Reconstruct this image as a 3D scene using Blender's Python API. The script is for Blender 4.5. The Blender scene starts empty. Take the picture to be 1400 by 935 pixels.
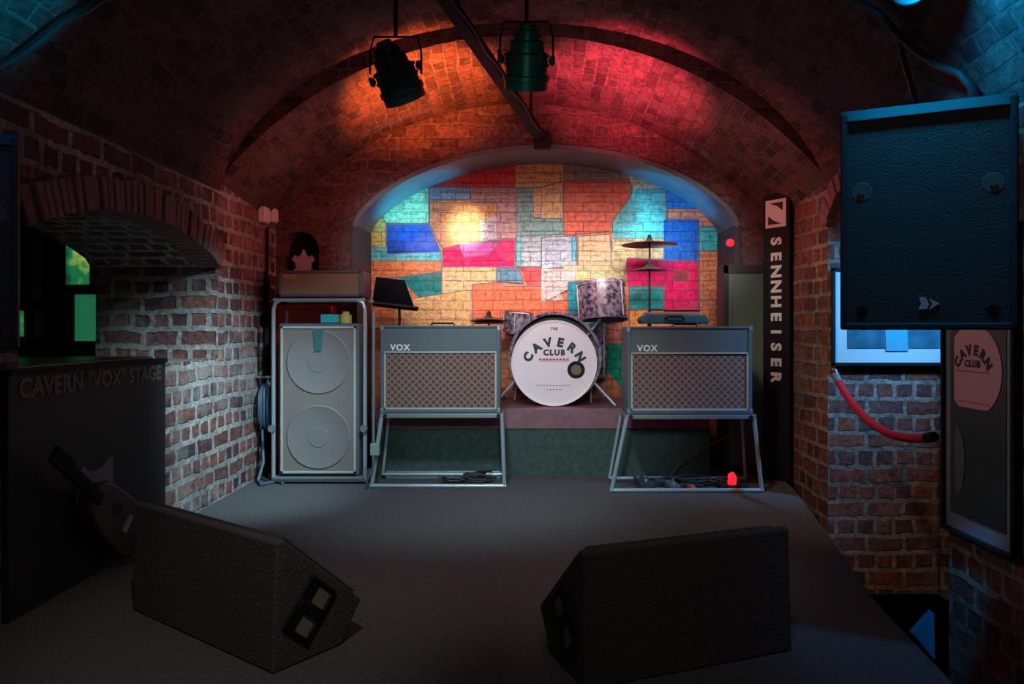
import bpy, math, random
from mathutils import Vector, Matrix, Euler
R = math.radians
CZ = 0.94            # eye height above the stage boards (z = 0)
F = 1011.0
def W(px, py, d):    # photograph pixel + real distance -> point in the room
    return Vector(((px-715)*d/F, d, CZ+(450-py)*d/F))
sc = bpy.context.scene
col = sc.collection
# ------------------------------------------------------------------ camera, world, lights
cam = bpy.data.cameras.new('camera'); co = bpy.data.objects.new('camera', cam); col.objects.link(co)
cam.lens = 26.0; cam.sensor_width = 36; cam.shift_x = -15/1400; cam.shift_y = -17.5/1400
cam.clip_start = .05
co.location = (0, 0, CZ); co.rotation_euler = (R(90), 0, 0)
sc.camera = co
sc.view_settings.view_transform = 'Standard'; sc.view_settings.look = 'None'
sc.view_settings.gamma = 1; sc.view_settings.use_curve_mapping = False
sc.view_settings.exposure = 0.0
w = bpy.data.worlds.new('world'); sc.world = w; w.use_nodes = True
w.node_tree.nodes['Background'].inputs[0].default_value = (.25, .4, .6, 1)
w.node_tree.nodes['Background'].inputs[1].default_value = .007

def spot(name, loc, target, color, power, angle=60, blend=.8, radius=.04):
    l = bpy.data.lights.new(name, 'SPOT'); l.color = color; l.energy = power
    l.spot_size = R(angle); l.spot_blend = blend; l.shadow_soft_size = radius
    o = bpy.data.objects.new(name, l); col.objects.link(o); o.location = loc
    o.rotation_euler = (Vector(target)-Vector(loc)).to_track_quat('-Z', 'Y').to_euler()
    return o
def point(name, loc, color, power, radius=.05):
    l = bpy.data.lights.new(name, 'POINT'); l.color = color; l.energy = power; l.shadow_soft_size = radius
    o = bpy.data.objects.new(name, l); col.objects.link(o); o.location = loc
    return o
def area(name, loc, target, color, power, sx, sy):
    l = bpy.data.lights.new(name, 'AREA'); l.color = color; l.energy = power
    l.shape = 'RECTANGLE'; l.size = sx; l.size_y = sy
    o = bpy.data.objects.new(name, l); col.objects.link(o); o.location = loc
    o.rotation_euler = (Vector(target)-Vector(loc)).to_track_quat('-Z', 'Y').to_euler()
    return o
# orange and pink lamps that wash the stage vault
spot('orange_vault_lamp', (-.50, 4.12, CZ+.92), (-.62, 4.46, CZ+1.54), (1, .17, .03), 170, 98, .8)
spot('pink_vault_lamp', (.42, 4.12, CZ+.92), (.62, 4.46, CZ+1.54), (1, .07, .11), 130, 98, .8)
spot('red_side_lamp', (.2, 3.9, CZ+.6), (1.5, 4.5, CZ+.95), (1, .26, .19), 18, 70, .9)
spot('red_side_lamp_b', (-.2, 3.9, CZ+.6), (-1.5, 4.6, CZ+.95), (1, .20, .16), 15, 70, .9)
area('vault_glow_lamp', (0, 3.7, CZ+.75), (0, 5.0, CZ+.9), (1, .26, .26), 8, 1.6, .2)
# cool white key on backline and floor, hung under the hall vault
spot('cool_key_lamp', (-.3, 2.2, CZ+1.35), (-.35, 4.35, .30), (.55, .84, 1), 190, 60, 1.0, .12)
spot('low_front_lamp', (.05, 1.3, CZ+.38), (.05, 4.7, .42), (.72, .95, .95), 130, 38, .8, .15)  # added low fill for riser front, drum and amps, no fixture
spot('can_rim_lamp', (0, 2.3, CZ+.7), (.05, 3.4, CZ+1.15), (.1, 1, .7), 3, 44, .9)  # added teal fill from the camera side, for highlights on the cans
spot('cool_side_lamp', (-.2, 3.0, CZ+1.1), (-1.66, 4.15, .35), (.60, .88, 1), 360, 44, 1.0, .08)
spot('warm_floor_lamp', (.5, 3.2, CZ+1.2), (1.60, 4.1, .45), (1, .72, .50), 55, 62, 1.0, .08)
spot('cool_floor_lamp', (.1, 4.2, CZ+1.35), (-.05, 4.0, 0), (.5, .7, 1), 10, 85, 1.0, .1)
spot('warm_stage_lamp', (.2, 2.6, CZ+1.45), (.1, 3.3, 0), (1, .74, .60), 42, 62, 1.0, .12)
spot('green_corner_lamp', (.6, 3.8, CZ+1.0), (1.47, 4.8, 1.15), (.6, 1, .85), 14, 34, .8)  # added fill to brighten the green cloth cabinet
# beams on the painted wall
pw = area('painted_wall_lamp', (.15, 4.0, CZ+.85), (.15, 5.45, CZ+.40), (1, .92, .88), 14, 2.1, .3); pw.data.spread = R(50)
spot('painted_wall_lamp_b', (.05, 3.60, CZ+1.08), W(850, 340, 5.45), (.8, .95, .95), 5, 44, .9)
spot('green_accent_lamp', (-.42, 4.80, CZ+.40), W(637, 314, 5.45), (.80, 1, .66), 190, 27, 1)
spot('cyan_accent_lamp', (1.15, 4.85, CZ+.35), W(868, 296, 5.45), (.3, .95, 1), 60, 28, 1)
spot('cyan_corner_lamp', (-.7, 4.95, CZ+.45), W(545, 290, 5.45), (.2, .95, 1), 22, 44, .9)
spot('cyan_reveal_lamp_a', (-.60, 5.22, CZ+.02), W(560, 240, 5.3), (0, .6, 1), 85, 46, .8)
spot('cyan_reveal_lamp_b', (1.0, 5.22, CZ+.02), W(930, 235, 5.3), (0, .5, 1), 75, 46, .8)
spot('left_monitor_lamp', (-.4, 1.0, CZ+1.2), (-.85, 2.15, .2), (1, .84, .78), 45, 40, 1)  # added fill from over the camera, brightens the left wedge
spot('right_monitor_lamp', (.2, 1.0, CZ+1.2), (.5, 2.05, .2), (1, .78, .84), 11, 40, 1)  # added fill from over the camera, brightens the right wedge
# blue lamp by the right loudspeaker
spot('blue_hall_lamp', (1.23, 2.40, CZ+1.13), (1.75, 2.55, CZ+1.25), (0, .42, .95), 45, 130, .5)
spot('blue_wall_lamp', (2.55, 3.25, CZ+.85), (1.98, 4.05, CZ+.08), (.06, .45, 1), 190, 56, 1)
spot('warm_aisle_lamp', (2.5, 3.2, CZ+.7), (1.9, 4.05, CZ-1.05), (1, .50, .30), 13, 50, 1)
spot('blue_left_lamp', (-1.2, 2.2, CZ+.95), (-1.75, 2.1, CZ+1.2), (0, .45, .75), 9, 110, .6)
spot('blue_spill_lamp', (1.08, 1.98, CZ+1.15), (1.17, 2.14, CZ+.62), (0, .45, 1), 30, 60, .9)
spot('blue_spill_lamp_b', (-1.38, 1.65, CZ+.85), (-1.42, 1.85, CZ+.48), (0, .35, 1), 1.5, 60, .9)
point('green_aisle_lamp', (-3.3, 4.2, CZ+.6), (.1, 1, .5), 2)
area('hall_dim_lamp', (0, -.6, CZ+1.2), (0, 4, .6), (.95, .74, .78), 2.6, 1.6, .5)  # added weak fill behind the camera, lifts the dark hall
spot('poster_lamp', (-.6, 2.7, CZ+.9), (1.67, 2.67, CZ-.2), (1, .72, .76), 30, 30, .9)  # added fill from across the stage for the poster, no fixture
spot('blue_floor_lamp', (1.45, 2.2, CZ-.1), (1.63, 2.98, CZ-1.23), (0, .45, 1), 32, 22, .8)  # added blue fill aimed at the corner wedge, no fixture

# ------------------------------------------------------------------ materials
def mat(name, color=(.5,.5,.5), rough=.6, metal=0, emit=None, estr=1, noise=0, nscale=40, bump=0, spec=.5):
    m = bpy.data.materials.new(name); m.use_nodes = True
    nt = m.node_tree; b = nt.nodes['Principled BSDF']
    b.inputs['Base Color'].default_value = (*color, 1); b.inputs['Roughness'].default_value = rough
    b.inputs['Metallic'].default_value = metal; b.inputs['Specular IOR Level'].default_value = spec
    if emit: b.inputs['Emission Color'].default_value = (*emit, 1); b.inputs['Emission Strength'].default_value = estr
    if noise or bump:
        tc = nt.nodes.new('ShaderNodeTexCoord'); n = nt.nodes.new('ShaderNodeTexNoise')
        n.inputs['Scale'].default_value = nscale; n.inputs['Detail'].default_value = 5
        nt.links.new(tc.outputs['Object'], n.inputs['Vector'])
        if noise:
            mx = nt.nodes.new('ShaderNodeMix'); mx.data_type = 'RGBA'
            mx.inputs[6].default_value = tuple(c*(1-noise) for c in color)+(1,)
            mx.inputs[7].default_value = tuple(min(1, c*(1+noise)) for c in color)+(1,)
            nt.links.new(n.outputs['Fac'], mx.inputs[0]); nt.links.new(mx.outputs[2], b.inputs['Base Color'])
        if bump:
            bp = nt.nodes.new('ShaderNodeBump'); bp.inputs['Strength'].default_value = bump; bp.inputs['Distance'].default_value = .005
            nt.links.new(n.outputs['Fac'], bp.inputs['Height']); nt.links.new(bp.outputs['Normal'], b.inputs['Normal'])
    return m

def brick_mat(name, c1, c2, mortar, bw=.21, rh=.094, ms=.011, stain=(.35,.38,.36), stain_amt=.35, dark=.75, attr=None, wob=1.0, soot=.45):
    m = bpy.data.materials.new(name); m.use_nodes = True
    nt = m.node_tree; N = nt.nodes; L = nt.links; b = N['Principled BSDF']
    b.inputs['Roughness'].default_value = .82; b.inputs['Specular IOR Level'].default_value = .25
    uv = N.new('ShaderNodeUVMap')
    n1 = N.new('ShaderNodeTexNoise'); n1.inputs['Scale'].default_value = 3.5; n1.inputs['Detail'].default_value = 3
    L.new(uv.outputs[0], n1.inputs['Vector'])
    sub = N.new('ShaderNodeVectorMath'); sub.operation = 'SUBTRACT'; sub.inputs[1].default_value = (.5,.5,.5)
    L.new(n1.outputs['Color'], sub.inputs[0])
    ml = N.new('ShaderNodeVectorMath'); ml.operation = 'SCALE'; ml.inputs['Scale'].default_value = .055*wob
    L.new(sub.outputs[0], ml.inputs[0])
    n2 = N.new('ShaderNodeTexNoise'); n2.inputs['Scale'].default_value = 22; n2.inputs['Detail'].default_value = 4
    L.new(uv.outputs[0], n2.inputs['Vector'])
    s2 = N.new('ShaderNodeVectorMath'); s2.operation = 'SUBTRACT'; s2.inputs[1].default_value = (.5,.5,.5)
    L.new(n2.outputs['Color'], s2.inputs[0])
    m2 = N.new('ShaderNodeVectorMath'); m2.operation = 'SCALE'; m2.inputs['Scale'].default_value = .022*wob
    L.new(s2.outputs[0], m2.inputs[0])
    a1 = N.new('ShaderNodeVectorMath'); L.new(uv.outputs[0], a1.inputs[0]); L.new(ml.outputs[0], a1.inputs[1])
    a2 = N.new('ShaderNodeVectorMath'); L.new(a1.outputs[0], a2.inputs[0]); L.new(m2.outputs[0], a2.inputs[1])
    br = N.new('ShaderNodeTexBrick'); br.offset = .5; br.squash = .5; br.squash_frequency = 2
    br.inputs['Scale'].default_value = 1; br.inputs['Brick Width'].default_value = bw; br.inputs['Row Height'].default_value = rh
    br.inputs['Mortar Size'].default_value = ms; br.inputs['Mortar Smooth'].default_value = .25; br.inputs['Bias'].default_value = 0
    br.inputs['Color1'].default_value = (*c1, 1); br.inputs['Color2'].default_value = (*c2, 1); br.inputs['Mortar'].default_value = (*mortar, 1)
    L.new(a2.outputs[0], br.inputs['Vector'])
    n5 = N.new('ShaderNodeTexNoise'); n5.inputs['Scale'].default_value = 1.7; n5.inputs['Detail'].default_value = 6; n5.inputs['Roughness'].default_value = .7
    L.new(uv.outputs[0], n5.inputs['Vector'])
    r5 = N.new('ShaderNodeMapRange'); r5.inputs[1].default_value = .38; r5.inputs[2].default_value = .60; L.new(n5.outputs['Fac'], r5.inputs[0])
    m5 = N.new('ShaderNodeMix'); m5.data_type = 'RGBA'; m5.inputs[6].default_value = tuple(c*soot for c in mortar)+(1,); m5.inputs[7].default_value = (*mortar, 1)
    L.new(r5.outputs[0], m5.inputs[0]); L.new(m5.outputs[2], br.inputs['Mortar'])
    colr = br.outputs['Color']
    if attr:
        at = N.new('ShaderNodeAttribute'); at.attribute_name = attr
        mm = N.new('ShaderNodeMix'); mm.data_type = 'RGBA'; mm.blend_type = 'MULTIPLY'; mm.inputs[0].default_value = 1
        L.new(at.outputs['Color'], mm.inputs[6]); L.new(br.outputs['Color'], mm.inputs[7]); colr = mm.outputs[2]
    # rough mottling of each brick
    n3 = N.new('ShaderNodeTexNoise'); n3.inputs['Scale'].default_value = 30; n3.inputs['Detail'].default_value = 6; n3.inputs['Roughness'].default_value = .7
    L.new(uv.outputs[0], n3.inputs['Vector'])
    r3 = N.new('ShaderNodeMapRange'); r3.inputs[1].default_value = .3; r3.inputs[2].default_value = .7; r3.inputs[3].default_value = 1-dark; r3.inputs[4].default_value = 1.35
    L.new(n3.outputs['Fac'], r3.inputs[0])
    mx = N.new('ShaderNodeMix'); mx.data_type = 'RGBA'; mx.blend_type = 'MULTIPLY'; mx.inputs[0].default_value = 1
    L.new(colr, mx.inputs[6]); L.new(r3.outputs[0], mx.inputs[7])
    # limewash / efflorescence patches
    n4 = N.new('ShaderNodeTexNoise'); n4.inputs['Scale'].default_value = 2.3; n4.inputs['Detail'].default_value = 9; n4.inputs['Roughness'].default_value = .72
    L.new(uv.outputs[0], n4.inputs['Vector'])
    r4 = N.new('ShaderNodeMapRange'); r4.inputs[1].default_value = .50; r4.inputs[2].default_value = .68; r4.inputs[3].default_value = 0; r4.inputs[4].default_value = stain_amt
    L.new(n4.outputs['Fac'], r4.inputs[0])
    mz = N.new('ShaderNodeMix'); mz.data_type = 'RGBA'; L.new(r4.outputs[0], mz.inputs[0]); L.new(mx.outputs[2], mz.inputs[6]); mz.inputs[7].default_value = (*stain, 1)
    L.new(mz.outputs[2], b.inputs['Base Color'])
    inv = N.new('ShaderNodeMath'); inv.operation = 'MULTIPLY_ADD'; inv.inputs[1].default_value = -1.0; inv.inputs[2].default_value = 1
    L.new(br.outputs['Fac'], inv.inputs[0])
    ad = N.new('ShaderNodeMath'); ad.operation = 'MULTIPLY_ADD'; ad.inputs[1].default_value = .7
    L.new(n3.outputs['Fac'], ad.inputs[0]); L.new(inv.outputs[0], ad.inputs[2])
    bp = N.new('ShaderNodeBump'); bp.inputs['Strength'].default_value = .9; bp.inputs['Distance'].default_value = .014
    L.new(ad.outputs[0], bp.inputs['Height']); L.new(bp.outputs['Normal'], b.inputs['Normal'])
    return m

def weave_mat(name, c1, c2, size=.03, thin=False):
    """diamond-woven speaker cloth in object coordinates (x, z)"""
    m = bpy.data.materials.new(name); m.use_nodes = True
    nt = m.node_tree; N = nt.nodes; L = nt.links; b = N['Principled BSDF']; b.inputs['Roughness'].default_value = .9
    tc = N.new('ShaderNodeTexCoord'); mp = N.new('ShaderNodeMapping'); mp.inputs['Rotation'].default_value = (0, R(45), 0)
    L.new(tc.outputs['Object'], mp.inputs[0])
    sp = N.new('ShaderNodeSeparateXYZ'); L.new(mp.outputs[0], sp.inputs[0])
    outs = []
    for ax in (0, 2):
        k = N.new('ShaderNodeMath'); k.operation = 'MULTIPLY'; k.inputs[1].default_value = math.pi*2/size; L.new(sp.outputs[ax], k.inputs[0])
        s = N.new('ShaderNodeMath'); s.operation = 'SINE'; L.new(k.outputs[0], s.inputs[0]); outs.append(s)
    ab = []
    for o_ in outs:
        q = N.new('ShaderNodeMath'); q.operation = 'ABSOLUTE'; L.new(o_.outputs[0], q.inputs[0]); ab.append(q)
    mu = N.new('ShaderNodeMath'); mu.operation = 'MINIMUM'; L.new(ab[0].outputs[0], mu.inputs[0]); L.new(ab[1].outputs[0], mu.inputs[1])
    mr = N.new('ShaderNodeMapRange'); mr.inputs[1].default_value = .62; mr.inputs[2].default_value = .15; L.new(mu.outputs[0], mr.inputs[0])
    mx = N.new('ShaderNodeMix'); mx.data_type = 'RGBA'; mx.inputs[6].default_value = (*c1, 1); mx.inputs[7].default_value = (*c2, 1)
    L.new(mr.outputs[0], mx.inputs[0]); L.new(mx.outputs[2], b.inputs['Base Color'])
    return m

def pearl_mat(name):
    m = bpy.data.materials.new(name); m.use_nodes = True
    nt = m.node_tree; N = nt.nodes; L = nt.links; b = N['Principled BSDF']; b.inputs['Roughness'].default_value = .25
    tc = N.new('ShaderNodeTexCoord'); v = N.new('ShaderNodeTexVoronoi'); v.inputs['Scale'].default_value = 34
    n = N.new('ShaderNodeTexNoise'); n.inputs['Scale'].default_value = 34; n.inputs['Detail'].default_value = 4
    L.new(tc.outputs['Object'], n.inputs['Vector']); L.new(n.outputs['Color'], v.inputs['Vector'])
    cr = N.new('ShaderNodeValToRGB'); cr.color_ramp.elements[0].color = (.025,.018,.03,1); cr.color_ramp.elements[0].position = .38
    cr.color_ramp.elements[1].color = (.26,.18,.25,1); cr.color_ramp.elements[1].position = .62
    L.new(n.outputs['Fac'], cr.inputs[0]); L.new(cr.outputs[0], b.inputs['Base Color'])
    return m

M = {}
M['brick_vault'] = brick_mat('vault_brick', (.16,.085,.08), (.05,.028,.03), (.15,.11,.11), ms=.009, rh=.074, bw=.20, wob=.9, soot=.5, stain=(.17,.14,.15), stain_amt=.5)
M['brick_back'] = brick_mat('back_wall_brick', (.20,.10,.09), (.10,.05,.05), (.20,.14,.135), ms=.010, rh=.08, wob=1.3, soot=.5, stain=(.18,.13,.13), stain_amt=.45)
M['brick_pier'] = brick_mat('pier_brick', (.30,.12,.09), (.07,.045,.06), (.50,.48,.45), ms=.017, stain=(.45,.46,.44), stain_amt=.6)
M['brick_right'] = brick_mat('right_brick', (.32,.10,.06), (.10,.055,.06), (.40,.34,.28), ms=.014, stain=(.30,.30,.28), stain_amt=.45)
M['brick_mural'] = brick_mat('painted_brick', (1,1,1), (.80,.80,.84), (.55,.52,.50), ms=.003, bw=.22, rh=.072, stain=(.5,.42,.38), stain_amt=.15, dark=.5, attr='paint', wob=.3, soot=.7)
M['voussoir'] = mat('arch_brick', (.28,.15,.14), .85, noise=.6, nscale=22, bump=.8)
M['plaster'] = mat('arch_plaster', (.10,.105,.13), .45, noise=.4, nscale=14, bump=.6)
M['carpet'] = mat('stage_carpet', (.09,.088,.092), .95, noise=.55, nscale=60, bump=.7, spec=.1)
M['riser_carpet'] = mat('riser_carpet', (.055,.085,.075), .95, noise=.6, nscale=25, bump=.6, spec=.1)
M['fascia'] = mat('riser_wood', (.22,.09,.11), .5, noise=.4, nscale=20, bump=.3)
M['darkfloor'] = mat('hall_floor', (.04,.045,.05), .6, noise=.4, nscale=10)
M['black'] = mat('black_paint', (.010,.010,.012), .7, spec=.25)
M['matt'] = mat('matt_black', (.004,.004,.005), .95, spec=0)
M['blackvinyl'] = mat('black_vinyl', (.03,.034,.038), .55, bump=.5, nscale=300)
M['slate'] = mat('slate_vinyl', (.075,.10,.115), .5, bump=.4, nscale=250)
M['mauvevinyl'] = mat('mauve_vinyl', (.11,.07,.10), .5, bump=.4, nscale=250)
M['grille'] = weave_mat('brown_diamond_cloth', (.10,.052,.042), (.25,.16,.135), .058)
M['grille_head'] = weave_mat('tan_diamond_cloth', (.20,.135,.075), (.30,.21,.12), .012)
M['cloth_gray'] = weave_mat('grey_speaker_cloth', (.15,.125,.115), (.22,.19,.175), .010)
M['cloth_pale'] = weave_mat('pale_speaker_cloth', (.15,.135,.135), (.215,.195,.19), .010)
M['piping'] = mat('cream_piping', (.42,.42,.36), .5)
M['chrome'] = mat('chrome_tube', (.42,.50,.54), .32, .45)
M['steel'] = mat('dull_steel', (.22,.25,.26), .4, .4)
M['white'] = mat('white_paint', (.75,.75,.72), .5)
M['drumhead'] = mat('drum_head_film', (.90,.74,.76), .4)
M['ink'] = mat('black_ink', (.02,.02,.025), .6)
M['redink'] = mat('red_ink', (.5,.05,.06), .6)
M['pearl'] = pearl_mat('oyster_pearl')
M['cymbal'] = mat('cymbal_bronze', (.10,.055,.04), .45, .5)
M['monitor'] = mat('monitor_carpet', (.085,.075,.072), .95, noise=.5, nscale=120, bump=.9, spec=.1)
M['beige'] = mat('handle_interior', (.22,.20,.15), .6)
M['canmetal'] = mat('can_enamel', (.02,.055,.05), .38)
M['lens'] = mat('lamp_lens', (.7,.9,1), .2, emit=(.6,.85,1), estr=6)
M['redvelvet'] = mat('red_velvet', (.50,.008,.03), .7)
M['red'] = mat('red_enamel', (.55,.02,.02), .4)
M['cyan'] = mat('cyan_tin', (.05,.45,.5), .4)
M['yellow'] = mat('yellow_tin', (.55,.5,.12), .4)
M['teal'] = mat('teal_cloth', (.02,.13,.18), .7, noise=.4, nscale=20)
M['pinkish'] = mat('pale_pink_paper', (.45,.33,.38), .7)
M['green_cloth'] = mat('green_grey_cloth', (.13,.19,.165), .9, noise=.3, nscale=30)
M['screw'] = mat('dark_screw', (.10,.11,.10), .6)
M['cabinetdark'] = mat('dark_maroon_wood', (.05,.025,.03), .5)
M['signtext'] = mat('brown_lettering', (.16,.12,.115), .6)
M['sideboard'] = mat('black_board', (.011,.014,.019), .6, noise=.3, nscale=6)
M['badge'] = mat('pale_badge', (.22,.25,.32), .6)
M['bluephoto'] = mat('blue_grey_photo', (.05,.16,.22), .4, noise=.9, nscale=14)
M['mount'] = mat('picture_mount', (.62,.70,.72), .6)
M['darkphoto'] = mat('dark_photo', (.022,.028,.026), .3, noise=.8, nscale=9)
M['frame_grey'] = mat('grey_frame_mount', (.20,.20,.24), .5)
M['bluefabric'] = mat('blue_cloth', (.01,.25,.45), .8)
M['cable'] = mat('cable_rubber', (.015,.017,.02), .5)
M['cablecool'] = mat('blue_grey_cable', (.06,.11,.16), .45)
M['redled'] = mat('red_indicator', (.5,0,0), .4, emit=(1,.01,.02), estr=2.2)
M['blueled'] = mat('blue_indicator', (0,.05,.5), .4, emit=(.01,.05,1), estr=1.0)
M['greenpane'] = mat('green_lit_pane', (.02,.2,.08), .3, emit=(.02,.20,.09), estr=.55, noise=.5, nscale=6)  # glow put in for green light falling on the panel
M['glass'] = mat('glass', (.02,.02,.02), .08)
M['wood_ledge'] = mat('ledge_wood', (.03,.055,.05), .35, noise=.4, nscale=9)
M['brownwood'] = mat('brown_guitar_wood', (.07,.032,.022), .4, noise=.3, nscale=8)
M['mesh'] = mat('speaker_grille_mesh', (.045,.055,.052), .55, noise=.3, nscale=200, bump=.6)
def attach_speckle(m, c, thr=.66):
    nt = m.node_tree; N = nt.nodes; L = nt.links; b = N['Principled BSDF']
    tc = N.new('ShaderNodeTexCoord'); n = N.new('ShaderNodeTexNoise'); n.inputs['Scale'].default_value = 5; n.inputs['Detail'].default_value = 3
    L.new(tc.outputs['Object'], n.inputs[0]); cr = N.new('ShaderNodeValToRGB')
    cr.color_ramp.elements[0].position = .42; cr.color_ramp.elements[0].color = (.004,.05,.03,1)
    cr.color_ramp.elements[1].position = .7; cr.color_ramp.elements[1].color = (*c, 1)
    e = cr.color_ramp.elements.new(.55); e.color = (.01,.16,.05,1)
    L.new(n.outputs['Fac'], cr.inputs[0]); L.new(cr.outputs[0], b.inputs['Emission Color'])
M['greendeco'] = mat('green_lit_print', (.02,.1,.05), .4, emit=(0,1,0), estr=.9)  # glow put in for green light falling on the print
attach_speckle(M['greendeco'], (.5,.6,.05))

# ------------------------------------------------------------------ mesh builder
class MB:
    def __init__(s): s.v = []; s.f = []; s.uv = []; s.c = []; s.M = Matrix()
    def at(s, loc=(0,0,0), rot=(0,0,0)):
        s.M = Matrix.Translation(loc) @ Euler(rot).to_matrix().to_4x4(); return s
    def add(s, vs, fs, uvs=None, color=None):
        k = len(s.v); s.v += [tuple(s.M @ Vector(p)) for p in vs]
        for i, f in enumerate(fs):
            s.f.append(tuple(a+k for a in f)); s.uv.append(uvs[i] if uvs else None); s.c.append(color)
        return s
    def box(s, x0, x1, y0, y1, z0, z1, **k):
        vs = [(x,y,z) for x in (x0,x1) for y in (y0,y1) for z in (z0,z1)]
        return s.add(vs, [(0,1,3,2),(4,6,7,5),(0,4,5,1),(2,3,7,6),(0,2,6,4),(1,5,7,3)], **k)
    def prism(s, poly, a, b, axis='y'):
        """extrude a 2-D outline; axis y: poly is (x,z); x: (y,z); z: (x,y)"""
        mk = {'y': lambda p,t: (p[0],t,p[1]), 'x': lambda p,t: (t,p[0],p[1]), 'z': lambda p,t: (p[0],p[1],t)}[axis]
        n = len(poly); vs = [mk(p,a) for p in poly]+[mk(p,b) for p in poly]
        fs = [tuple(range(n)), tuple(range(2*n-1, n-1, -1))]+[(i,i+n,(i+1)%n+n,(i+1)%n) for i in range(n)]
        return s.add(vs, fs)
    def tube(s, pts, r, n=10, cap=True):
        pts = [Vector(p) for p in pts]; vs = []; fs = []
        rs = r if isinstance(r, (list, tuple)) else [r]*len(pts)
        up = None
        for i, p in enumerate(pts):
            t = (pts[min(i+1,len(pts)-1)]-pts[max(i-1,0)]).normalized()
            if up is None: up = t.orthogonal().normalized()
            up = (up - t*up.dot(t)).normalized(); b = t.cross(up)
            for j in range(n):
                a = 2*math.pi*j/n; vs.append(p+(up*math.cos(a)+b*math.sin(a))*rs[i])
        for i in range(len(pts)-1):
            for j in range(n): fs.append((i*n+j, i*n+(j+1)%n, (i+1)*n+(j+1)%n, (i+1)*n+j))
        if cap: fs += [tuple(range(n))[::-1], tuple(range((len(pts)-1)*n, len(pts)*n))]
        return s.add(vs, fs)
    def lathe(s, prof, n=40, axis='z'):
        """prof: (radius, height) along the axis"""
        vs = []; fs = []; m = len(prof)
        for j in range(n):
            a = 2*math.pi*j/n; c, q = math.cos(a), math.sin(a)
            for r, h in prof: vs.append({'z': (r*c, r*q, h), 'y': (r*c, h, r*q), 'x': (h, r*c, r*q)}[axis])
        for j in range(n):
            k = (j+1)%n
            for i in range(m-1): fs.append((j*m+i, k*m+i, k*m+i+1, j*m+i+1))
        return s.add(vs, fs)
    def build(s, name, material, parent=None, smooth=False, bevel=0, loc=None, rot=None):
        me = bpy.data.meshes.new(name); me.from_pydata(s.v, [], s.f)
        if any(s.uv):
            ul = me.uv_layers.new(name='UVMap'); k = 0
            for f, uv in zip(s.f, s.uv):
                for i in range(len(f)):
                    if uv: ul.data[k].uv = uv[i]
                    k += 1
        if any(c is not None for c in s.c):
            ca = me.color_attributes.new('paint', 'FLOAT_COLOR', 'CORNER'); k = 0
            for f, c in zip(s.f, s.c):
                for i in range(len(f)): ca.data[k].color = (*(c or (1,1,1)), 1); k += 1
        else: 
            import bmesh
            bm = bmesh.new(); bm.from_mesh(me)
            if not any(s.uv): bmesh.ops.recalc_face_normals(bm, faces=bm.faces)
            bm.to_mesh(me); bm.free()
        me.materials.append(material)
        if smooth:
            for p in me.polygons: p.use_smooth = True
            try: me.set_sharp_from_angle(angle=R(40))
            except Exception: pass
        o = bpy.data.objects.new(name, me); col.objects.link(o)
        if parent: o.parent = parent
        if loc is not None: o.location = loc
        if rot is not None: o.rotation_euler = rot
        if bevel:
            b = o.modifiers.new('bevel', 'BEVEL'); b.width = bevel; b.segments = 3; b.limit_method = 'ANGLE'
        return o

def glyphs(mb, text, size, matrix, bold=0.0, depth=.001, spacing=1.0):
    """lettering as mesh, centred on the matrix origin, in its XY plane"""
    cu = bpy.data.curves.new('t', 'FONT'); cu.body = text; cu.size = size; cu.align_x = 'CENTER'; cu.align_y = 'CENTER'
    cu.extrude = depth; cu.offset = bold; cu.space_character = spacing; cu.resolution_u = 3
    o = bpy.data.objects.new('t', cu); col.objects.link(o)
    dg = bpy.context.evaluated_depsgraph_get(); dg.update()
    me = bpy.data.meshes.new_from_object(o.evaluated_get(dg))
    old = mb.M; mb.M = old @ matrix
    mb.add([v.co[:] for v in me.vertices], [tuple(p.vertices) for p in me.polygons])
    mb.M = old
    bpy.data.objects.remove(o); bpy.data.curves.remove(cu); bpy.data.meshes.remove(me)
FRONT = Euler((R(90), 0, 0)).to_matrix().to_4x4()          # lettering that faces -Y
def front(x, y, z, roll=0): return Matrix.Translation((x,y,z)) @ FRONT @ Matrix.Rotation(roll, 4, 'Z')

def thing(name, label, cat, loc=(0,0,0), rotz=0, group=None, rot=None):
    o = bpy.data.objects.new(name, None); col.objects.link(o); o.empty_display_size = .1
    o.location = loc; o.rotation_euler = rot or (0,0,rotz); o['label'] = label; o['category'] = cat
    if group: o['group'] = group
    return o
def tag(o, label, cat, group=None):
    o['label'] = label; o['category'] = cat
    if group: o['group'] = group
    return o
def struct(o): o['kind'] = 'structure'; return o
def copy_tree(o, parent=None):
    c = o.copy(); col.objects.link(c); c.parent = parent
    for ch in [x for x in bpy.data.objects if x.parent == o]: copy_tree(ch, c)
    return c

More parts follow.
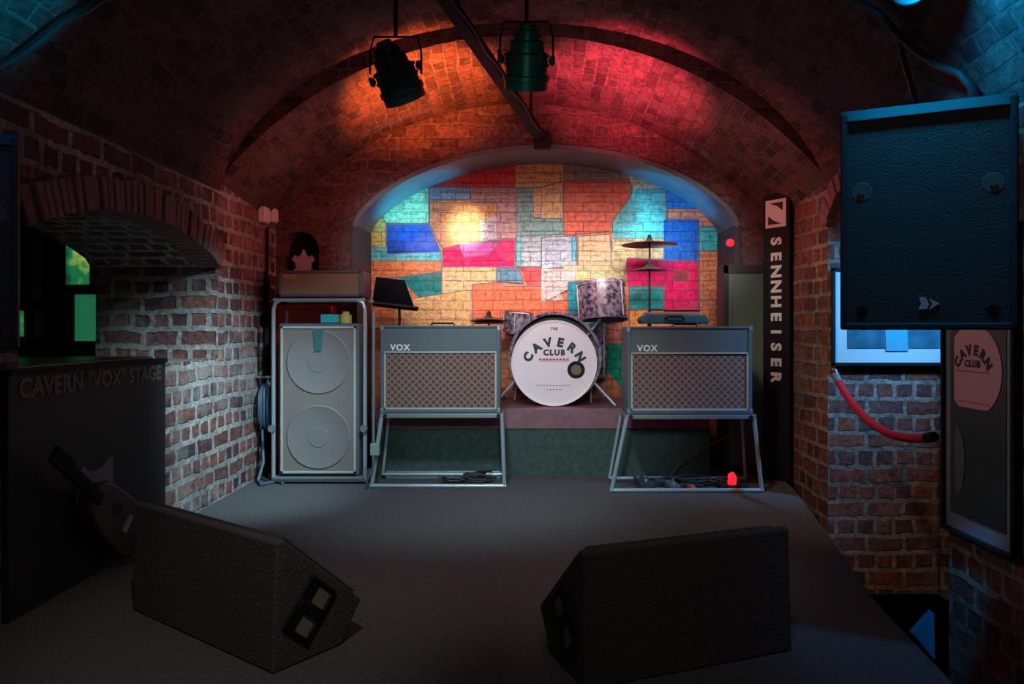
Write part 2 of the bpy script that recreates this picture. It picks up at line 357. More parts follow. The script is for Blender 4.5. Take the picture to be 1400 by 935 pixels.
# ------------------------------------------------------------------ room shell
def seg_arch(c, hw, spring, rise):
    rad = (hw*hw+rise*rise)/(2*rise)
    return lambda u: spring+rise-rad+math.sqrt(max(0, rad*rad-(u-c)**2))
def arch_wall(name, P, u0, u1, z0, ztop, openings, thick, material, off=(0,0)):
    """P(u, w, z) -> point; openings: (a, b, sill, f(u)); w runs into the wall"""
    mb = MB(); us = {u0, u1}
    n = int((u1-u0)/.12)+1
    for i in range(n+1): us.add(round(u0+(u1-u0)*i/n, 5))
    for a, b, sill, f in openings:
        us |= {a, b} | {a+(b-a)*i/28 for i in range(29)}
    us = sorted(us)
    def quad(p, q, r_, t, uv): mb.add([p,q,r_,t], [(0,1,2,3)], [uv])
    for a, b in zip(us, us[1:]):
        if b-a < 1e-6: continue
        m = (a+b)/2; op = next((o for o in openings if o[0] < m < o[1]), None)
        spans = [(z0, z0, ztop(a), ztop(b))] if not op else [(z0, z0, op[2], op[2]), (op[3](a), op[3](b), ztop(a), ztop(b))]
        for za, zb, ta, tb in spans:
            if ta-za < 1e-4 and tb-zb < 1e-4: continue
            for wv in (0, thick):
                quad(P(a,wv,za), P(b,wv,zb), P(b,wv,tb), P(a,wv,ta), [(a,za),(b,zb),(b,tb),(a,ta)])
        if op:
            za, zb = op[3](a), op[3](b)
            quad(P(a,0,za), P(b,0,zb), P(b,thick,zb), P(a,thick,za), [(0,a),(0,b),(thick,b),(thick,a)])
            quad(P(a,0,op[2]), P(b,0,op[2]), P(b,thick,op[2]), P(a,thick,op[2]), [(a,0),(b,0),(b,thick),(a,thick)])
    for a, b, sill, f in openings:
        for u in (a, b):
            quad(P(u,0,sill), P(u,thick,sill), P(u,thick,f(u)), P(u,0,f(u)), [(0,sill),(thick,sill),(thick,f(u)),(0,f(u))])
    return struct(mb.build(name, material))

XW = 1.67; YB = 5.0; YS = 4.05; GZ = -.51
lf = seg_arch(3.25, .80, CZ+.34, .16)
arch_wall('wall_left', lambda u,w_,z: (-XW-w_, u, z), -1.5, YB, GZ, lambda u: CZ+1.12, [(2.45, YS, .78, lf)], .67, M['brick_pier'])
rf = seg_arch(3.475, .575, CZ+.56, .26)
arch_wall('wall_right', lambda u,w_,z: (XW+w_, u, z), -1.5, YB, GZ, lambda u: CZ+1.12, [(2.90, YS, GZ, rf)], .60, M['brick_right'])
# stage-side vault
def vault(name, y0, y1, r0, r1, zc0, zc1, material, n=44, m=6):
    mb = MB(); rows = []
    for j in range(m+1):
        t = j/m; y = y0+(y1-y0)*t; r_ = r0+(r1-r0)*t; zc = zc0+(zc1-zc0)*t
        a = math.asin(min(1, (XW+.04)/r_)); row = []
        for i in range(n+1):
            th = -a+2*a*i/n; row.append(((r_*math.sin(th), y, CZ+zc+r_*math.cos(th)), (y, r_*th+10)))
        rows.append(row)
    for j in range(m):
        for i in range(n):
            q = (rows[j][i], rows[j+1][i], rows[j+1][i+1], rows[j][i+1])
            mb.add([p[0] for p in q], [(0,1,2,3)], [[p[1] for p in q]])
    o = mb.build(name, material, smooth=True); return struct(o)
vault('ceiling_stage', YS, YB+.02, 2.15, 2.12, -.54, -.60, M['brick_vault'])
def hall_pt(x):
    """height of the hall vault above the eye line at half-width x"""
    return .55+1.13*math.sqrt(max(0, 1-(x/1.70)**2))
mb = MB(); prof = []; acc = 0; pv = None
for i in range(61):
    th = math.pi*i/60; q = (-1.70*math.cos(th), .55+1.13*math.sin(th))
    if pv: acc += math.hypot(q[0]-pv[0], q[1]-pv[1])
    prof.append((q[0], q[1], acc)); pv = q
for i in range(60):
    for k in range(10):
        y0_, y1_ = -1.5+(YS+1.52)*k/10, -1.5+(YS+1.52)*(k+1)/10; a, b = prof[i], prof[i+1]
        mb.add([(a[0],y0_,CZ+a[1]), (a[0],y1_,CZ+a[1]), (b[0],y1_,CZ+b[1]), (b[0],y0_,CZ+b[1])], [(0,1,2,3)], [[(y0_,a[2]),(y1_,a[2]),(y1_,b[2]),(y0_,b[2])]])
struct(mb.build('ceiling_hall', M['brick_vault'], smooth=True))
# brick face between hall vault and stage vault
mb = MB()
for i in range(44):
    q = []
    for k in (i, i+1):
        x = 1.69*math.sin(math.pi/2*(-1+2*k/44))
        q.append(((x, YS, CZ-.54+math.sqrt(2.15**2-x*x)), (x, YS, CZ+hall_pt(x)+.02), x))
    (a, b, s0), (c, d, s1) = q
    mb.add([a, c, d, b], [(0,1,2,3)], [[(s0,a[2]),(s1,c[2]),(s1,d[2]),(s0,b[2])]])
struct(mb.build('trim_1', M['brick_vault']))
# back wall with the painted alcove opening and a little arched niche
OC, OH = .155, 1.285
_s = seg_arch(OC, OH, CZ+.69, .535)
def of(u):
    e = CZ+.69+.535*math.sqrt(max(0, 1-((u-OC)/OH)**2)); k = abs((u-OC)/OH)
    return _s(u)*(.45)+e*.55
nf = seg_arch(-1.505, .125, CZ+.54, .12)
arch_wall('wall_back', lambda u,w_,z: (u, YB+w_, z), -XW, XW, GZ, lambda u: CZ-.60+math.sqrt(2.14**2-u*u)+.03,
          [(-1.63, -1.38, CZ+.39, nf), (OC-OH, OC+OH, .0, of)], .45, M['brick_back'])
# plastered ring around the opening
mb = MB(); N_ = 48
ring = []
for i in range(N_+1):
    u = OC-OH*math.cos(math.pi*i/N_); ring.append((u, of(u)))
for i in range(N_):
    (u0_, z0_), (u1_, z1_) = ring[i], ring[i+1]
    def ins(u, z, k):
        v = Vector((u-OC, z-(CZ-.2))).normalized(); return (u+v.x*k, z+v.y*k)
    a, b = ins(u0_, z0_, .018), ins(u1_, z1_, .018); c, d = ins(u1_, z1_, -.012), ins(u0_, z0_, -.012)
    vs = [(a[0],YB-.03,a[1]), (b[0],YB-.03,b[1]), (c[0],YB-.03,c[1]), (d[0],YB-.03,d[1]),
          (a[0],YB+.44,a[1]), (b[0],YB+.44,b[1]), (c[0],YB+.44,c[1]), (d[0],YB+.44,d[1])]
    mb.add(vs, [(0,1,2,3), (3,2,6,7), (0,4,5,1)])
struct(mb.build('trim_2', M['plaster'], smooth=True))
mb = MB()
for u in (OC-OH, OC+OH):
    sg = 1 if u > OC else -1
    mb.box(u-.014*sg if sg > 0 else u-.03, u+.03 if sg > 0 else u+.014, YB-.02, YB+.44, 0, CZ+.70)
struct(mb.build('trim_3', mat('dark_jamb', (.035,.028,.035), .6)))
# backing behind the niche
mb = MB(); mb.box(-1.66, -1.35, YB+.16, YB+.2, CZ+.1, CZ+.7); struct(mb.build('trim_4', M['black']))

# painted alcove wall
YM = 5.45
PATCH = []
def A(pts, c, f=190): PATCH.append(([(490+x/3.596, 190+y/3.596) for x, y in pts], c))
def B(pts, c): PATCH.append(([(740+x/3.596, 190+y/3.596) for x, y in pts], c))
def P_(pts, c): PATCH.append((pts, c))
P_([(495,200),(1000,200),(1000,640),(495,640)], (.50,.16,.07))
P_([(830,470),(862,465),(870,520),(850,530),(828,505)], (.0,.22,.11))
P_([(680,430),(850,430),(850,470),(680,470)], (.5,.12,.08))
A([(0,300),(135,300),(135,530),(0,530)], (.50,.42,.12))
A([(100,230),(345,150),(345,415),(135,415),(100,340)], (.22,.60,.42))
A([(140,420),(345,420),(405,555),(140,570)], (.005,.06,.42))
A([(0,530),(140,530),(140,566),(410,556),(410,600),(0,600)], (.10,.36,.36))
A([(0,600),(410,600),(410,650),(200,680),(0,690)], (.58,.16,.05))
A([(200,680),(410,655),(410,770),(300,780)], (.005,.15,.14))
A([(345,235),(345,120),(560,60),(770,40),(770,235)], (.50,.045,.035))
A([(350,240),(550,240),(550,300),(350,300)], (.18,.27,.36))
A([(550,240),(780,240),(780,490),(680,490),(680,310),(550,310)], (.38,.20,.19))
A([(350,300),(550,300),(550,315),(680,315),(680,495),(415,540),(350,420)], (.52,.20,.09))
A([(600,400),(680,380),(680,495),(600,500)], (.40,.28,.33))
A([(415,540),(500,515),(770,490),(770,630),(415,630)], (.58,.005,.09))
A([(500,520),(700,498),(640,570),(520,580)], (.50,.06,.26))
A([(415,632),(675,632),(675,710),(560,740),(415,770)], (.52,.34,.16))
A([(300,780),(560,740),(560,930),(0,930),(0,850)], (.56,.29,.11))
A([(45,800),(180,830),(180,900),(45,900)], (.50,.13,.03))
A([(680,636),(790,640),(810,710),(680,700)], (.10,.20,.27))
A([(795,630),(905,630),(905,722),(830,722)], (.48,.05,.05))
A([(560,715),(680,705),(720,725),(920,725),(920,880),(560,880)], (.60,.12,.05))
A([(905,660),(960,640),(1010,800),(920,800)], (.52,.36,.30))
A([(772,40),(900,30),(1010,30),(1010,240),(772,240)], (.50,.33,.13))
A([(860,240),(1012,240),(1012,395),(860,385)], (.56,.30,.16))
A([(780,242),(860,242),(860,390),(1010,395),(1010,480),(780,500)], (.17,.27,.25))
A([(780,480),(1000,470),(1060,500),(1060,625),(780,630)], (.32,.34,.37))
A([(778,480),(800,480),(800,625),(778,625)], (.10,.34,.38))
B([(0,30),(105,30),(105,245),(0,245)], (.50,.33,.13))
B([(0,240),(105,210),(105,392),(0,392)], (.55,.31,.15))
B([(110,40),(350,60),(440,150),(432,202),(110,206)], (.19,.20,.17))
B([(110,208),(432,202),(440,270),(350,400),(330,452),(110,475)], (.55,.11,.065))
B([(435,120),(640,215),(620,243),(450,248),(432,200)], (.46,.38,.19))
B([(448,247),(612,242),(612,490),(350,490),(350,410),(440,290)], (.07,.38,.42))
B([(612,200),(860,300),(840,345),(612,345)], (.005,.17,.55))
B([(620,345),(920,345),(920,432),(770,432),(770,397),(620,395)], (.56,.22,.13))
B([(600,400),(770,400),(770,600),(600,600)], (.005,.11,.45))
B([(775,435),(920,435),(920,550),(775,550)], (.03,.40,.44))
B([(775,553),(940,553),(940,960),(775,960)], (.50,.17,.08))
B([(180,480),(335,470),(345,620),(180,645)], (.56,.34,.19))
B([(345,490),(600,490),(600,592),(420,590),(400,690),(340,640)], (.46,.38,.20))
B([(420,588),(770,603),(770,840),(600,840),(600,730),(420,722)], (.55,.005,.09))
B([(650,650),(720,650),(720,700),(650,700)], (.25,.04,.04))
B([(430,728),(595,730),(595,835),(430,835)], (.01,.24,.24))
B([(0,485),(170,480),(172,625),(0,640)], (.34,.36,.42))
B([(150,480),(172,480),(172,600),(150,600)], (.08,.38,.45))
B([(90,622),(340,622),(410,690),(180,710)], (.42,.37,.17))
B([(0,640),(175,640),(165,720),(20,800),(0,800)], (.50,.37,.35))
B([(130,705),(195,700),(195,860),(130,860)], (.01,.19,.23))
B([(0,800),(130,790),(130,900),(0,900)], (.58,.11,.05))
B([(430,838),(520,838),(520,930),(430,930)], (.65,.20,.04))
mb = MB(); lines = MB(); scr = MB(); rng = random.Random(4)
for i, (poly, c) in enumerate(PATCH):
    y = YM-.0006*i
    pts = [W(px, py, YM) for px, py in poly]
    mb.add([(p.x, y, p.z) for p in pts], [tuple(range(len(pts)))], [[(p.x, p.z) for p in pts]], color=c)
    if i > 0 and rng.random() < .8:
        for a, b in zip(pts, pts[1:]+pts[:1]):
            if (b-a).length < .03: continue
            d = (b-a).normalized(); nrm = Vector((-d.z, 0, d.x))*rng.uniform(.0015, .0045)
            lines.add([(q.x, y-.0004, q.z) for q in (a-nrm, b-nrm, b+nrm, a+nrm)], [(0,1,2,3)])
    if i > 0:
        xs = [p.x for p in pts]; zs = [p.z for p in pts]
        def inside(x, z):
            r_ = False
            for a, b in zip(pts, pts[1:]+pts[:1]):
                if (a.z > z) != (b.z > z) and x < (b.x-a.x)*(z-a.z)/(b.z-a.z)+a.x: r_ = not r_
            return r_
        z = min(zs)+.03
        while z < max(zs):
            x = min(xs)+.02
            while x < max(xs)-.05:
                ln = rng.uniform(.05, .17)
                if inside(x, z) and inside(x+ln, z) and rng.random() < .8:
                    t = x; pv = (t, z); hh = rng.uniform(.008, .016)
                    while t < x+ln:
                        t += rng.uniform(.004, .009); nx = (t, z+rng.uniform(-.3, 1)*hh)
                        d = Vector((nx[0]-pv[0], 0, nx[1]-pv[1])).normalized(); k = Vector((-d.z, 0, d.x))*.0016
                        scr.add([(pv[0]-k.x, y-.0008, pv[1]-k.z), (nx[0]-k.x, y-.0008, nx[1]-k.z), (nx[0]+k.x, y-.0008, nx[1]+k.z), (pv[0]+k.x, y-.0008, pv[1]+k.z)], [(0,1,2,3)])
                        pv = nx
                x += ln+rng.uniform(.02, .05)
            z += .036
mb.add([(-1.5,YM+.001,-.2),(1.8,YM+.001,-.2),(1.8,YM+.001,2.4),(-1.5,YM+.001,2.4)], [(0,1,2,3)], [[(-1.5,-.2),(1.8,-.2),(1.8,2.4),(-1.5,2.4)]], color=(.4,.14,.07))
mural = struct(mb.build('wall_alcove', M['brick_mural']))
lines.build('patch_outline', mat('outline_paint', (.07,.07,.09), .7), mural)
scr.build('painted_writing', mat('writing_paint', (.06,.035,.045), .7), mural)

# brick rings over the side openings (individual voussoirs modelled in the ring)
def ring_arch(name, x, sgn, c, hw, spring, rise, thick=.13, n=30):
    rad = (hw*hw+rise*rise)/(2*rise); zc = spring+rise-rad; a = math.asin(hw/rad)
    mb = MB(); rr = random.Random(2)
    for i in range(n):
        t0 = -a+2*a*(i+.07)/n; t1 = -a+2*a*(i+.93)/n; o_ = rr.uniform(.015, .035); r1 = rad+thick+rr.uniform(-.006, .006)
        poly = [(c+rad*math.sin(t0)*.998, zc+rad*math.cos(t0)), (c+rad*math.sin(t1), zc+rad*math.cos(t1)),
                (c+r1*math.sin(t1), zc+r1*math.cos(t1)), (c+r1*math.sin(t0), zc+r1*math.cos(t0))]
        mb.prism(poly, x+sgn*o_, x-sgn*.12, 'x')
    return struct(mb.build(name, M['voussoir'], bevel=.006))
ring_arch('trim_5', -XW, 1, 3.25, .80, CZ+.335, .16, .135, 38)
ring_arch('trim_6', XW, -1, 3.475, .575, CZ+.555, .26, .11, 22)
# ledge in the left opening
struct(MB().box(-2.30, -1.70, 2.46, 3.40, .782, .815).build('trim_7', M['wood_ledge'], bevel=.005))

# floors
poly = [(-1.67,1.62),(1.10,1.62),(1.158,2.1),(1.224,2.6),(1.345,3.15),(1.47,3.74),(1.60,4.4),(1.67,5.0),(1.5,5.46),(-1.2,5.46),(-1.67,5.0)]
struct(MB().prism(poly, -.04, 0, 'z').build('floor_stage', M['carpet']))
poly2 = [(-1.66,1.64),(1.08,1.64),(1.14,2.1),(1.205,2.6),(1.325,3.15),(1.45,3.74),(1.58,4.4),(1.6,4.9),(-1.66,4.9)]
struct(MB().prism(poly2, GZ, -.04, 'z').build('trim_8', M['black']))
struct(MB().box(-5.5, 4.6, -1.5, 6.5, GZ-.05, GZ).build('floor', M['darkfloor']))
# right aisle: frontal brick wall, far side wall, its ceiling
def plain_wall(name, p, q, z0, z1, material, t=.1):
    (x0,y0),(x1,y1) = p, q; L_ = math.hypot(x1-x0, y1-y0); n = Vector((-(y1-y0), x1-x0)).normalized()*t
    mb = MB()
    for dx, dy in ((0,0), (n.x, n.y)):
        mb.add([(x0+dx,y0+dy,z0),(x1+dx,y1+dy,z0),(x1+dx,y1+dy,z1),(x0+dx,y0+dy,z1)], [(0,1,2,3)], [[(0,z0),(L_,z0),(L_,z1),(0,z1)]])
    for z in (z0, z1):
        mb.add([(x0,y0,z),(x1,y1,z),(x1+n.x,y1+n.y,z),(x0+n.x,y0+n.y,z)], [(0,1,2,3)], [[(0,0),(L_,0),(L_,t),(0,t)]])
    return struct(mb.build(name, material))
plain_wall('wall_aisle_right', (XW+.002, YS+.01), (4.5, YS+.01), GZ, 2.3, M['brick_right'], .12)
plain_wall('wall_far_right', (4.5, YS), (4.5, -1.5), GZ, 2.3, M['brick_right'])
plain_wall('wall_far_left', (-5.4, -1.5), (-5.4, 6.4), GZ, 2.3, M['brick_back'])
plain_wall('wall_aisle_left', (-5.4, 6.3), (-1.7, 6.3), GZ, 2.3, M['black'])
struct(MB().box(-5.5, -2.2, -1.5, 6.4, 2.06, 2.12).build('ceiling_aisle_left', M['black']))
struct(MB().box(2.2, 4.6, -1.5, YS+.1, 2.06, 2.12).build('ceiling_aisle_right', M['black']))
# framed panels past the left opening, emission put in for green light on them
def green_panel(name, px0, px1, py0, py1, d, label_mat, arch=0):
    a = W(px0, py0, d); b = W(px1, py1, d)
    x0, x1, z1, z0 = a.x, b.x, a.z, b.z
    fr = MB(); t = .05
    fr.box(x0-t, x0, d-.04, d+.04, z0-t, z1+t).box(x1, x1+t, d-.04, d+.04, z0-t, z1+t).box(x0-t, x1+t, d-.04, d+.04, z1, z1+t).box(x0-t, x1+t, d-.04, d+.04, z0-t, z0)
    o = struct(fr.build(name, M['black'], bevel=.004))
    if arch: pl = [(x0,z0),(x1,z0),(x1,z0+.35*(z1-z0)),(x0+.62*(x1-x0),z0+.72*(z1-z0)),(x0,z1)]
    else: pl = [(x0,z0),(x1,z0),(x1,z1),(x0,z1)]
    MB().prism(pl, d-.005, d+.005).build('pane', label_mat, o)
green_panel('window_1', 90, 127, 332, 392, 4.7, M['greendeco'], 1)
green_panel('window_2', 103, 142, 400, 466, 4.7, M['greenpane'])
green_panel('window_3', 6, 40, 425, 460, 3.6, M['greendeco'])
green_panel('window_4', 30, 36, 322, 410, 3.55, M['greenpane'])
struct(MB().box(-2.95, -2.72, 4.2, 4.4, GZ, 2.06).build('trim_9', M['black']))

# drum riser
riser = thing('drum_riser', 'carpeted drum riser with maroon top fascia under the drum kit', 'stage riser', (0, 4.75, 0))
MB().box(-.94, 1.20, .012, .24, .0, .425).build('platform', M['riser_carpet'], riser)
MB().box(-.94, 1.20, -.012, .012, .302, .43).box(-.94, 1.20, .012, .68, .425, .432).build('fascia', M['fascia'], riser, bevel=.004)
MB().box(-.94, 1.20, .0, .012, .0, .302).build('front_carpet', M['riser_carpet'], riser)
RZ = .432

# ------------------------------------------------------------------ combo amplifiers on tube stands
def combo(label, x0, x1, y, z0, z1, side):
    w_ = x1-x0; h = z1-z0; t = thing('guitar_amplifier', label, 'amplifier', ((x0+x1)/2, y, z0), 0, 'brown grille combo amplifiers on tube stands')
    hx = w_/2
    MB().box(-hx, hx, .02, .26, 0, h).build('cabinet', M['mauvevinyl'] if side else M['slate'], t, bevel=.012)
    fr = MB(); e = .022
    fr.box(-hx, hx, 0, .03, 0, e).box(-hx, hx, 0, .03, h-.014, h).box(-hx, -hx+e, 0, .03, 0, h).box(hx-e, hx, 0, .03, 0, h)
    fr.build('front_frame', M['slate'], t, bevel=.004)
    zs = h*.695
    MB().box(-hx+e, hx-e, .008, .03, zs, h-.012).build('control_panel', M['slate'], t)
    MB().box(-hx+e, hx-e, .012, .03, e, zs).build('grille_cloth', M['grille'], t)
    p = MB(); q = .008
    p.box(-hx+e, hx-e, .002, .014, zs-q/2, zs+q/2).box(-hx+e, hx-e, .002, .014, e, e+q).box(-hx+e, -hx+e+q, .002, .014, e, zs).box(hx-e-q, hx-e, .002, .014, e, zs)
    p.build('piping', M['piping'], t)
    lg = MB(); glyphs(lg, 'VOX', .05, front(-hx+.115, .004, zs+.026), .0016, .002, 1.15)
    lg.build('logo', M['white'], t)
    hd = MB(); hd.tube([(-.07,.13,h), (-.065,.13,h+.014), (.065,.13,h+.014), (.07,.13,h)], .006, 8)
    hd.build('carry_handle', M['black'], t, smooth=True)
    for sx in (-1, 1):
        for z in (.0, h-.03):
            MB().box(sx*hx-.018 if sx > 0 else sx*hx-.003, sx*hx+.003 if sx > 0 else sx*hx+.018, -.003, .03, z, z+.03).build('corner_guard', M['steel'], t, bevel=.004)
    return t
def amp_stand(label, x0, x1, bx0, bx1, y, z):
    t = thing('amplifier_stand', label, 'stand', ((x0+x1)/2, y, 0), 0, 'chrome tube stands under the combo amplifiers')
    c = (x0+x1)/2; r_ = .0125
    a0, a1, b0, b1 = x0-c, x1-c, bx0-c, bx1-c
    for (t0, t1) in ((a0, b0), (a1, b1)):
        MB().tube([(t0, 0, z-.01), (t0*.5+t1*.5, -.0, z*.5), (t1, 0, r_)], r_).build('leg', M['chrome'], t, smooth=True)
        MB().tube([(t0, .24, z-.01), (t1*.96, .26, .03)], r_*.8).build('leg', M['chrome'], t, smooth=True)
    MB().tube([(b0-.01,0,r_), (b1+.01,0,r_)], r_).build('base_rail', M['chrome'], t, smooth=True)
    MB().tube([(b0*.96,.26,.03), (b1*.96,.26,.03)], r_*.8).build('base_rail', M['chrome'], t, smooth=True)
    MB().box(a0-.012, a1+.012, -.012, .012, z-.030, z-.003).box(a0-.012, a0+.012, 0, .25, z-.030, z-.003).box(a1-.012, a1+.012, 0, .25, z-.03, z-.003).box(a0, a1, .228, .25, z-.03, z-.003).build('top_frame', M['steel'], t, bevel=.004)
    for sx in (a0+.02, a1-.02):
        MB().lathe([(0,-.022), (.010,-.022), (.012,-.012), (.0,-.011)], 12, 'y').build('knob', M['black'], t, loc=(sx, 0, z-.016))
    return t
combo('brown grille combo amplifier left of the bass drum, bare top', -.842, -.135, 4.37, .445, .962, True)
amp_stand('chrome tube stand carrying the combo amplifier left of the bass drum', -.835, -.125, -.895, -.110, 4.38, .445)
combo('brown grille combo amplifier right of the bass drum, teal case on top', .600, 1.318, 4.25, .452, .956, False)
amp_stand('chrome tube stand carrying the combo amplifier right of the bass drum', .600, 1.330, .510, 1.375, 4.26, .452)
# teal case and paper on the right amp
t = thing('instrument_case', 'soft teal case lying on the right combo amplifier', 'case', (.87, 4.38, .972))
pl = [(-.175,0),(.21,0),(.22,.02),(.19,.05),(-.15,.055),(-.185,.03)]
MB().prism(pl, -.09, .09).build('case_body', M['teal'], t, bevel=.012)
MB().tube([(-.05,-.098,.03),(-.03,-.115,.04),(.04,-.115,.04),(.06,-.098,.03)], .006, 8).build('carry_handle', M['black'], t, smooth=True)
tag(MB().box(-.14, .17, -.07, .08, 0, .012).build('paper_stack', M['pinkish'], loc=(.87, 4.39, 1.028), rot=(0,0,.05)), 'pale pink papers lying on the teal case', 'papers')

# ------------------------------------------------------------------ tall cabinet in its chrome trolley, head on top
TX, TY = -1.24, 4.48
t = thing('speaker_cabinet', 'tall pale grey speaker cabinet with two round cones in chrome trolley', 'speaker cabinet', (TX, TY, .05))
H = .925; hx = .245
MB().box(-hx, hx, .015, .27, 0, H).build('cabinet', M['slate'], t, bevel=.012)
MB().box(-hx+.03, hx-.03, .004, .02, .03, H-.03).build('grille_cloth', M['cloth_gray'], t)
p = MB(); e = .03; q = .012
p.box(-hx+.018, hx-.018, -.004, .015, .018, .030).box(-hx+.018, hx-.018, -.004, .015, H-.03, H-.018).box(-hx+.018, -hx+.03, -.004, .015, .018, H-.018).box(hx-.03, hx-.018, -.004, .015, .018, H-.018)
p.build('piping', M['piping'], t)
for zc in (.235, .690):
    MB().lathe([(0,-.003), (.06,-.004), (.062,-.001), (.180,-.001), (.188,-.004), (.195,.002), (.195,.006), (0,.006)], 48, 'y').build('speaker_cone', M['cloth_pale'], t, smooth=True, loc=(0, 0, zc))
MB().prism([(-.018,0),(.018,0),(.030,.12),(.02,.14),(-.02,.14),(-.030,.12)], -.008, .0).build('badge', mat('teal_badge', (.04,.13,.13), .4), t, loc=(0,0,.755))
# trolley
t = thing('cabinet_trolley', 'chrome tube trolley frame holding the tall speaker cabinet', 'trolley', (TX, TY, 0))
HX = .278
for sx in (-1, 1):
    MB().tube([(sx*HX,.02,.02), (sx*HX,.02,1.06), (sx*(HX-.012),.02,1.10), (sx*(HX-.05),.02,1.118)], .012).build('upright', M['chrome'], t, smooth=True)
    MB().tube([(sx*HX,.02,.02), (sx*HX,.30,.02)], .012).build('side_rail', M['chrome'], t, smooth=True)
    MB().tube([(sx*HX,.28,.02), (sx*HX,.28,1.06)], .010).build('upright', M['chrome'], t, smooth=True)
    MB().lathe([(0,-.02),(.022,-.02),(.022,.0),(0,.0)], 16, 'y').build('clamp_knob', M['steel'], t, loc=(sx*HX, 0, .34))
MB().tube([(-HX,.02,.022), (HX,.02,.022)], .012).build('base_rail', M['chrome'], t, smooth=True)
MB().box(-HX, HX, 0, .27, .028, .046).build('base_plate', M['steel'], t, bevel=.003)
MB().tube([(-HX,.02,1.118), (HX,.02,1.118)], .012).tube([(-HX,.28,1.118), (HX,.28,1.118)], .010).build('top_rail', M['chrome'], t, smooth=True)
# head
t = thing('guitar_amplifier', 'long tan fronted amplifier head on top of the trolley', 'amplifier', (TX+.01, TY, 1.133))
hx = .255; H = .165
MB().box(-hx, hx, .012, .25, 0, H).build('cabinet', M['mauvevinyl'], t, bevel=.010)
MB().box(-hx+.02, hx-.02, .002, .02, .02, H-.02).build('grille_cloth', M['grille_head'], t)
p = MB(); p.box(-hx+.004, hx-.004, -.004, .016, .004, .020).box(-hx+.004, hx-.004, -.004, .016, H-.018, H-.004).box(-hx+.004, -hx+.02, -.004, .016, .004, H-.004).box(hx-.02, hx-.004, -.004, .016, .004, H-.004)
p.build('front_frame', M['slate'], t, bevel=.003)
lg = MB(); glyphs(lg, 'VOX', .036, front(-hx+.07, 0, H-.042), .001, .002, 1.1); lg.build('logo', M['yellow'], t)
for sx in (-.2, .2): MB().lathe([(0,0),(.014,0),(.014,-.01),(0,-.01)], 12).build('rubber_foot', M['black'], t, loc=(sx, .05, .001))
# small things on the cabinet under the head
cz = .977
tag(MB().box(-.055,.055,-.03,.03,0,.055).build('tin_box', M['cyan'], bevel=.008, loc=(TX+.05, TY+.09, cz)), 'small cyan tin box on the tall speaker cabinet', 'box')
tag(MB().lathe([(0,0),(.035,0),(.035,.05),(.020,.06),(.020,.072),(0,.072)], 20).build('jar', M['yellow'], smooth=True, loc=(TX+.145, TY+.09, cz)), 'small yellow jar beside the cyan tin on the tall cabinet', 'jar')
t = thing('flight_case', 'red equipment case standing between the back wall and tall cabinet', 'case', (-1.43, 4.89, 0))
MB().box(-.22, .18, -.07, .08, .02, 1.10).build('case_body', M['red'], t, bevel=.015)
MB().box(-.225, .185, -.075, .085, .50, .53).build('edge_strip', M['steel'], t)
MB().tube([(-.05,-.075,.80),(-.05,-.105,.80),(.07,-.105,.80),(.07,-.075,.80)], .008, 8).build('handle', M['black'], t)
for sx in (-.12, .16): MB().lathe([(0,-.02),(.02,-.02),(.02,.02),(0,.02)], 14, 'x').build('caster', M['black'], t, loc=(sx, 0, .02))

# niche ornament
t = thing('ornament', 'pale crown shaped ornament in the arched niche', 'ornament', (-1.50, YB+.06, CZ+.39))
pl = [(-.05,0),(.05,0),(.055,.06),(.085,.085),(.055,.12),(.045,.10),(.02,.115),(.0,.16),(-.02,.115),(-.045,.10),(-.055,.12),(-.085,.085),(-.055,.06)]
MB().prism(pl, -.02, .02).build('ornament_body', M['pinkish'], t, bevel=.008)
MB().box(-.06, .06, -.035, .035, 0, .02).build('ornament_base', M['pinkish'], t, bevel=.004)

# left wall boxes, conduit and hanging cables
g = 'white junction boxes on the left stage wall'
for i, (px, d) in enumerate(((356, 4.70), (368, 4.86))):
    p0 = W(px, 294, d); t = thing('junction_box', ['white junction box high on left stage wall, nearer one', 'white junction box high on left stage wall, above the black pipe'][i], 'junction box', (-XW, d, p0.z), 0, g)
    MB().box(0, .045, -.045, .045, -.05, .05).build('box_body', M['white'], t, bevel=.006)
    MB().box(.045, .052, -.036, .036, -.04, .04).build('cover_plate', M['white'], t, bevel=.003)
tag(MB().tube([(-1.65,4.78,CZ+.66), (-1.65,4.77,CZ+.38), (-1.645,4.75,CZ+.3), (-1.645,4.74,.02)], [.009,.009,.018,.020]).build('conduit', M['black'], smooth=True), 'black pipe running down the left wall behind tall cabinet', 'pipe')
t = thing('cable_bundle', 'blue grey cable coil hanging on the left pier by the tall cabinet', 'cable', (-1.64, 4.62, .62))
rr = random.Random(8)
for k in range(7):
    pts = []; ph = rr.uniform(-.02, .02); wd = rr.uniform(.05, .085); ln = rr.uniform(.22, .33)
    for i in range(25):
        a = 2*math.pi*i/24; pts.append((.02+.008*k+.004*math.sin(3*a), math.sin(a)*wd+ph, -.16+math.cos(a)*ln*.5+rr.uniform(-.003,.003)))
    MB().tube(pts, .007, 8).build('cable_loop', M['cablecool'], t, smooth=True)
MB().tube([(-.02,0,.02),(.08,0,.02)], .008).build('hook', M['steel'], t)
tag(MB().tube([(-1.62,4.60,.32),(-1.60,4.56,.12),(-1.61,4.50,.02),(-1.57,4.42,.012),(-1.50,4.52,.012),(-1.45,4.46,.012)], .009, 8).build('power_cable', M['cablecool'], smooth=True), 'loose blue grey cable trailing to the floor by left pier', 'cable')

